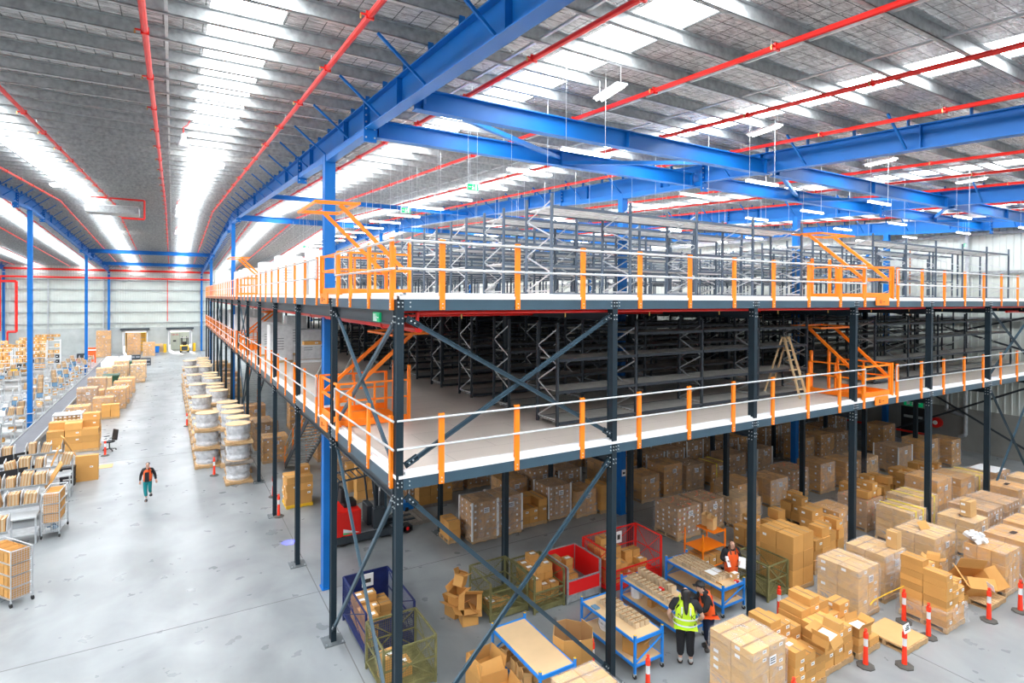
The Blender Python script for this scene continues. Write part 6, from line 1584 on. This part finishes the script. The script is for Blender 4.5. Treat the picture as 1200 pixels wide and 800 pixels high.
def person(loc, rz, H, label, J, outfit):
    """J: joints in body units of the standing height, facing -Y. outfit: dict of garments."""
    t = thing('person', label, 'person', loc, rz); g = outfit.get('girth', 1.12)
    P = {k: Vector(v) * H for k, v in J.items()}
    for k in P:
        if k[-1] in 'LR' and k[:2] in ('sh', 'el', 'wr', 'hi'): P[k].x *= g
    def G(r): return tuple(q * g for q in r)
    names = ['pelvis', 'waist', 'chest', 'neck', 'chin', 'head', 'crown']
    V = [P[n] for n in names]; Rr = [(.085, .065), (.072, .055), (.085, .06), .032, .042, .056, .042]
    Rr = [tuple(q * H for q in (r if isinstance(r, tuple) else (r, r))) for r in Rr]
    E = [(i, i + 1) for i in range(6)]
    def add(p, r, to): V.append(p); Rr.append((r * H, r * H)); E.append((to, len(V) - 1)); return len(V) - 1
    add(P['head'] + P['facing'] * .36 + Vector((0, 0, -.004 * H)), .010, 5)                      # nose
    hands = {}
    for s in 'LR':
        a = add(P['sh' + s], .034, 2); b = add(P['el' + s], .025, a); c = add(P['wr' + s], .017, b)
        d = (P['wr' + s] - P['el' + s]).normalized(); palm = add(P['wr' + s] + d * .03 * H, .018, c)
        side = d.cross(P['facing'].normalized() + Vector((0, 0, .01))).normalized(); nrm = d.cross(side).normalized()
        for k, ln in enumerate((.036, .042, .040, .032)):
            base = P['wr' + s] + d * .048 * H + side * (k - 1.5) * .0125 * H
            f1 = add(base, .0062, palm); add(base + (d * .75 + nrm * .45).normalized() * ln * H, .0052, f1)
        th = P['wr' + s] + d * .022 * H + side * -.022 * H; f1 = add(th, .0068, palm); add(th + (d * .7 - side * .5).normalized() * .028 * H, .0058, f1)
        h = add(P['hip' + s], .052, 0); k = add(P['kn' + s], .036, h); an = add(P['an' + s], .022, k); add(P['toe' + s], .020, an)
    skin('body', V, E, Rr, SKIN, t)
    # face details
    f = P['facing'].normalized(); sd = f.cross(Vector((0, 0, 1))).normalized(); hd = P['head']
    mb = MB()
    for s in (-1, 1): c = hd + f * .055 * H + sd * s * .02 * H + Vector((0, 0, .006 * H)); mb.box(c.x - .008, c.x + .008, c.y - .008, c.y + .008, c.z - .005, c.z + .005, BLACK)
    c = hd + f * .052 * H + Vector((0, 0, -.028 * H)); mb.box(c.x - .016, c.x + .016, c.y - .008, c.y + .008, c.z - .004, c.z + .004, REDPAN); mb.build('face_features', t)
    kids(t)[-1]['kind'] = 'stuff'
    # trousers
    V = [P['waist'] + Vector((0, 0, -.01 * H)), P['pelvis']]; Rr = [(.082 * H, .064 * H), (.096 * H, .074 * H)]; E = [(0, 1)]
    for s in 'LR':
        V += [P['hip' + s], P['kn' + s], P['an' + s].lerp(P['kn' + s], outfit.get('hem', .15))]; n = len(V); Rr += [(.062 * H,) * 2, (.044 * H,) * 2, (.036 * H,) * 2]; E += [(1, n - 3), (n - 3, n - 2), (n - 2, n - 1)]
    skin('trousers', V, E, [G(q) for q in Rr], outfit['trousers'], t)
    # top with sleeves
    V = [P['pelvis'] + Vector((0, 0, .02 * H)), P['waist'], P['chest'], P['neck'] + Vector((0, 0, -.015 * H))]; Rr = [(.093 * H, .073 * H), (.086 * H, .067 * H), (.096 * H, .071 * H), (.042 * H, .042 * H)]; E = [(0, 1), (1, 2), (2, 3)]
    for s in 'LR':
        V.append(P['sh' + s]); Rr.append((.044 * H,) * 2); E.append((2, len(V) - 1)); V.append(P['el' + s] if not outfit.get('short') else P['sh' + s].lerp(P['el' + s], .75)); Rr.append((.036 * H,) * 2); E.append((len(V) - 2, len(V) - 1))
        if not outfit.get('short'): V.append(P['el' + s].lerp(P['wr' + s], .92)); Rr.append((.026 * H,) * 2); E.append((len(V) - 2, len(V) - 1))
    skin('top', V, E, [G(q) for q in Rr], outfit['top'], t, root=1)
    # vest: a sleeveless shell with armholes left open by its narrow shoulders
    lo = outfit.get('vest_low', -.02)
    V = [P['pelvis'] + Vector((0, 0, lo * H)), P['waist'], P['chest'], P['chest'].lerp(P['neck'], .55)]; Rr = [(.112 * H, .092 * H), (.106 * H, .086 * H), (.120 * H, .094 * H), (.078 * H, .070 * H)]; E = [(0, 1), (1, 2), (2, 3)]
    for s in 'LR': V.append(P['sh' + s].lerp(P['chest'], .22) + Vector((0, 0, .008 * H))); Rr.append((.060 * H,) * 2); E.append((2, len(V) - 1))
    v = skin('vest', V, E, [G(q) for q in Rr], outfit['vest'], t, 1, root=1)
    if outfit.get('open_front'):
        mb = MB(); w = .046 * H; c0 = P['pelvis'] + f * .098 * H * g + Vector((0, 0, lo * H)); c1 = P['chest'] + f * .100 * H * g; c2 = P['neck'] + f * .05 * H
        mb.hexa([tuple(c0 - sd * w - f * .03), tuple(c0 + sd * w - f * .03), tuple(c0 + sd * w + f * .005), tuple(c0 - sd * w + f * .005), tuple(c1 - sd * w - f * .03), tuple(c1 + sd * w - f * .03), tuple(c1 + sd * w + f * .005), tuple(c1 - sd * w + f * .005)], outfit['top'])
        mb.build('shirt_front', t)
    if outfit.get('bands'):
        for z in outfit['bands']:
            c = P['pelvis'].lerp(P['chest'], z); mb = MB(); n = 20; rx, ry = .122 * H * g, .102 * H * g
            if True:
                for q in range(n):
                    a, b = 2 * math.pi * q / n, 2 * math.pi * (q + 1) / n
                    def pt(an, zz): return (c.x + rx * math.cos(an), c.y + ry * math.sin(an), c.z + zz)
                    mb.face([pt(a, -.018), pt(b, -.018), pt(b, .018), pt(a, .018)], REFL)
            mb.build('reflective_band', v)
        for s in (-1, 1):
            c = P['chest'] - f * .098 * H * g + sd * s * .05 * H; mb = MB(); mb.hexa([tuple(c + sd * a * .016 + f * e + Vector((0, 0, z))) for z in (-.05 * H, .045 * H) for a, e in ((-1, .012), (1, .012), (1, -.006), (-1, -.006))], REFL); mb.build('reflective_strip', v)
    for s in 'LR':
        mb = MB(); a = P['an' + s]; b = P['toe' + s]
        skin('shoe', [a + Vector((0, 0, -.008 * H)), a.lerp(b, .5) + Vector((0, 0, -.006 * H)), b], [(0, 1), (1, 2)], [(.038 * H,) * 2, (.040 * H, .036 * H), (.036 * H, .030 * H)], outfit.get('shoes', SHOE), t)
        if outfit.get('socks'): skin('sock', [a, a.lerp(P['kn' + s], .26)], [(0, 1)], [(.028 * H,) * 2, (.031 * H,) * 2], SOCK, t)
    # hair
    hm = outfit['hair']; back = -f
    if outfit.get('long_hair'):
        V = [hd + back * .006 * H + Vector((0, 0, .024 * H)), hd + back * .036 * H, P['neck'] + back * .06 * H, P['chest'] + back * .092 * H * g + Vector((0, 0, .01 * H)), P['chest'].lerp(P['waist'], .35) + back * .10 * H * g]
        skin('hair', V, [(0, 1), (1, 2), (2, 3), (3, 4)], [(.078 * H,) * 2, (.066 * H,) * 2, (.046 * H, .034 * H), (.028 * H, .02 * H), (.012 * H, .012 * H)], hm, t)
    else:
        V = [hd + back * .014 * H + Vector((0, 0, .026 * H)), hd + back * .030 * H + Vector((0, 0, .0))]
        skin('hair', V, [(0, 1)], [(.066 * H,) * 2, (.058 * H,) * 2], hm, t)
        if outfit.get('sides'):
            for s in (-1, 1): skin('hair_side', [hd + sd * s * .045 * H, P['neck'] + sd * s * .045 * H + f * .03 * H, P['chest'] + sd * s * .04 * H + f * .08 * H], [(0, 1), (1, 2)], [(.022 * H,) * 2, (.020 * H,) * 2, (.014 * H,) * 2], hm, t)
    if outfit.get('cap'):
        mb = MB(); c = P['head'] + Vector((0, 0, .02 * H)); mb.lathe([(.066 * H, 0), (.066 * H, .024 * H), (.05 * H, .048 * H), (.015 * H, .058 * H)], BLACK, 16, tuple(c)); e = c + f * .05 * H
        mb.hexa([tuple(e + sd * a * .04 * H + f * q * H + Vector((0, 0, z))) for z in (0, .006) for a, q in ((-1, 0), (1, 0), (.8, .055), (-.8, .055))], BLACK); mb.build('cap', t)
    if outfit.get('hood'):
        c = P['neck'] - f * .035 * H; skin('hood', [c + sd * .045 * H, c - f * .03 * H + Vector((0, 0, -.01 * H)), c - sd * .045 * H], [(0, 1), (1, 2)], [(.03 * H,) * 2, (.04 * H,) * 2, (.03 * H,) * 2], outfit['top'], t)
    return t
def base(**k):
    J = dict(pelvis=(0, 0, .52), waist=(0, 0, .60), chest=(0, .0, .735), neck=(0, -.003, .825), chin=(0, -.012, .862), head=(0, -.008, .915), crown=(0, -.004, .955), facing=(0, -1 / 6., 0),
             shL=(.098, 0, .79), elL=(.125, .01, .635), wrL=(.135, -.03, .50), shR=(-.098, 0, .79), elR=(-.125, .01, .635), wrR=(-.135, -.03, .50),
             hipL=(.05, 0, .49), knL=(.055, -.005, .275), anL=(.055, .005, .045), toeL=(.06, -.075, .02), hipR=(-.05, 0, .49), knR=(-.055, -.005, .275), anR=(-.055, .005, .045), toeR=(-.06, -.075, .02))
    J.update(k); return J
# walking toward the camera in the aisle
person((-4.3, 18.05, 0), R(-8), 1.64, 'person walking down the aisle in open orange vest, black hoodie and teal trousers',
       base(elR=(-.15, .03, .64), wrR=(-.165, .02, .50), elL=(.15, .04, .64), wrL=(.18, .0, .51), knR=(-.04, -.05, .285), anR=(-.02, -.02, .05), toeR=(-.025, -.10, .022), knL=(.05, -.035, .30), anL=(.045, .14, .145), toeL=(.05, .115, .065)),
       dict(trousers=CLOTHT, top=CLOTHK, vest=HIORANGE, hair=HAIR, open_front=True, girth=1.0, hem=.3, socks=True, shoes=BLACK))
# worker in the yellow vest, back to the camera
person((6.66, -.42, 0), R(136), 1.84, 'person seen from behind in yellow vest with long black hair and black trousers',
       base(elL=(.165, .03, .64), wrL=(.14, -.05, .53), elR=(-.165, .03, .64), wrR=(-.13, -.07, .55), anL=(.06, 0, .045), anR=(-.07, 0, .045)),
       dict(trousers=CLOTHK, top=CLOTHK, vest=HIYEL, hair=HAIR, long_hair=True, short=True, girth=1.26, bands=(.12, .48), socks=True, hem=.28))
v = [o for o in COL.objects if o.get('label', '').startswith('person seen from behind')][0]
txt('lettering', 'N    K', .15, INK, v, (0, .245, 1.24), (math.pi / 2, 0, math.pi), .002)
# worker in orange vest and cap, leaning in over the bench
person((7.58, -.30, 0), R(-122), 1.72, 'person in black cap and orange vest leaning over the bench beside the yellow vest',
       base(chest=(0, -.045, .725), neck=(0, -.085, .80), chin=(0, -.12, .825), head=(0, -.115, .875), crown=(0, -.105, .915), shL=(.098, -.05, .775), shR=(-.098, -.05, .775), elL=(.14, -.09, .64), wrL=(.09, -.21, .60), elR=(-.13, -.09, .63), wrR=(-.06, -.22, .60)),
       dict(trousers=CLOTHN, top=CLOTHK, vest=HIORANGE, hair=HAIRB, cap=True, hood=True, girth=1.25))
# person facing the camera, reading papers
person((10.12, 1.05, 0), R(-22), 1.66, 'person in long open orange vest reading papers behind the crowded bench',
       base(chin=(0, -.03, .852), head=(0, -.028, .905), crown=(0, -.018, .95), elL=(.135, .0, .64), wrL=(.07, -.12, .63), elR=(-.14, .0, .645), wrR=(-.13, -.13, .67)),
       dict(trousers=CLOTHN, top=CLOTHK, vest=HIORANGE, hair=HAIRB, sides=True, vest_low=-.14, girth=1.2))
for (x, y, z, rz, l) in ((9.78, .88, 1.12, .3, 'larger white sheet held out by the person in the long orange vest'), (10.25, .78, 1.02, -.4, 'folded white paper held in the other hand of the same person')):
    mb = MB(); mb.box(-.11, .11, -.003, .003, -.14, .14, PAPER); o = mb.build('paper_sheet', None, (x, y, z)); o.rotation_euler = (R(-25), .3, rz); tag(o, l, 'paper')
# ------------------------------------------------------------------ camera, light, view
cam = bpy.data.cameras.new('camera'); co = bpy.data.objects.new('camera', cam); COL.objects.link(co); SC.camera = co
f_px, yaw, pitch, roll, cyp = 665.79, .5392, .0051, .0056, 351.96
cam.sensor_width = 36; cam.lens = 36 * f_px / 1200; cam.shift_y = -(400 - cyp) / 1200 ; cam.clip_end = 400
cam.clip_start = .05
fw = Vector((math.sin(yaw) * math.cos(pitch), math.cos(yaw) * math.cos(pitch), -math.sin(pitch)))
r = Vector((math.cos(yaw), -math.sin(yaw), 0)); u = r.cross(fw)
r2 = r * math.cos(roll) + u * math.sin(roll); u2 = -r * math.sin(roll) + u * math.cos(roll)
M = Matrix((r2, u2, -fw)).transposed().to_4x4(); M.translation = (-3.458, -9.504, 8.4)
co.matrix_world = M
sun = bpy.data.lights.new('sun', 'SUN'); sun.energy = 9; sun.angle = R(3); sun.color = (1, .97, .93)
so = bpy.data.objects.new('sun', sun); COL.objects.link(so); so.rotation_euler = Vector((.12, -1, -.62)).to_track_quat('-Z', 'Y').to_euler()
w = bpy.data.worlds.new('world'); SC.world = w; w.use_nodes = True
w.node_tree.nodes['Background'].inputs[0].default_value = (.90, .95, 1, 1); w.node_tree.nodes['Background'].inputs[1].default_value = .75
SC.view_settings.view_transform = 'Standard'; SC.view_settings.look = 'None'; SC.view_settings.gamma = 1; SC.view_settings.use_curve_mapping = False
SC.view_settings.exposure = -.22
for k, v in SEEN.items():
    if len(k.split()) > 16: print('LONG', len(k.split()), k)
    if len(v) > 1: print('DUP', k, v)
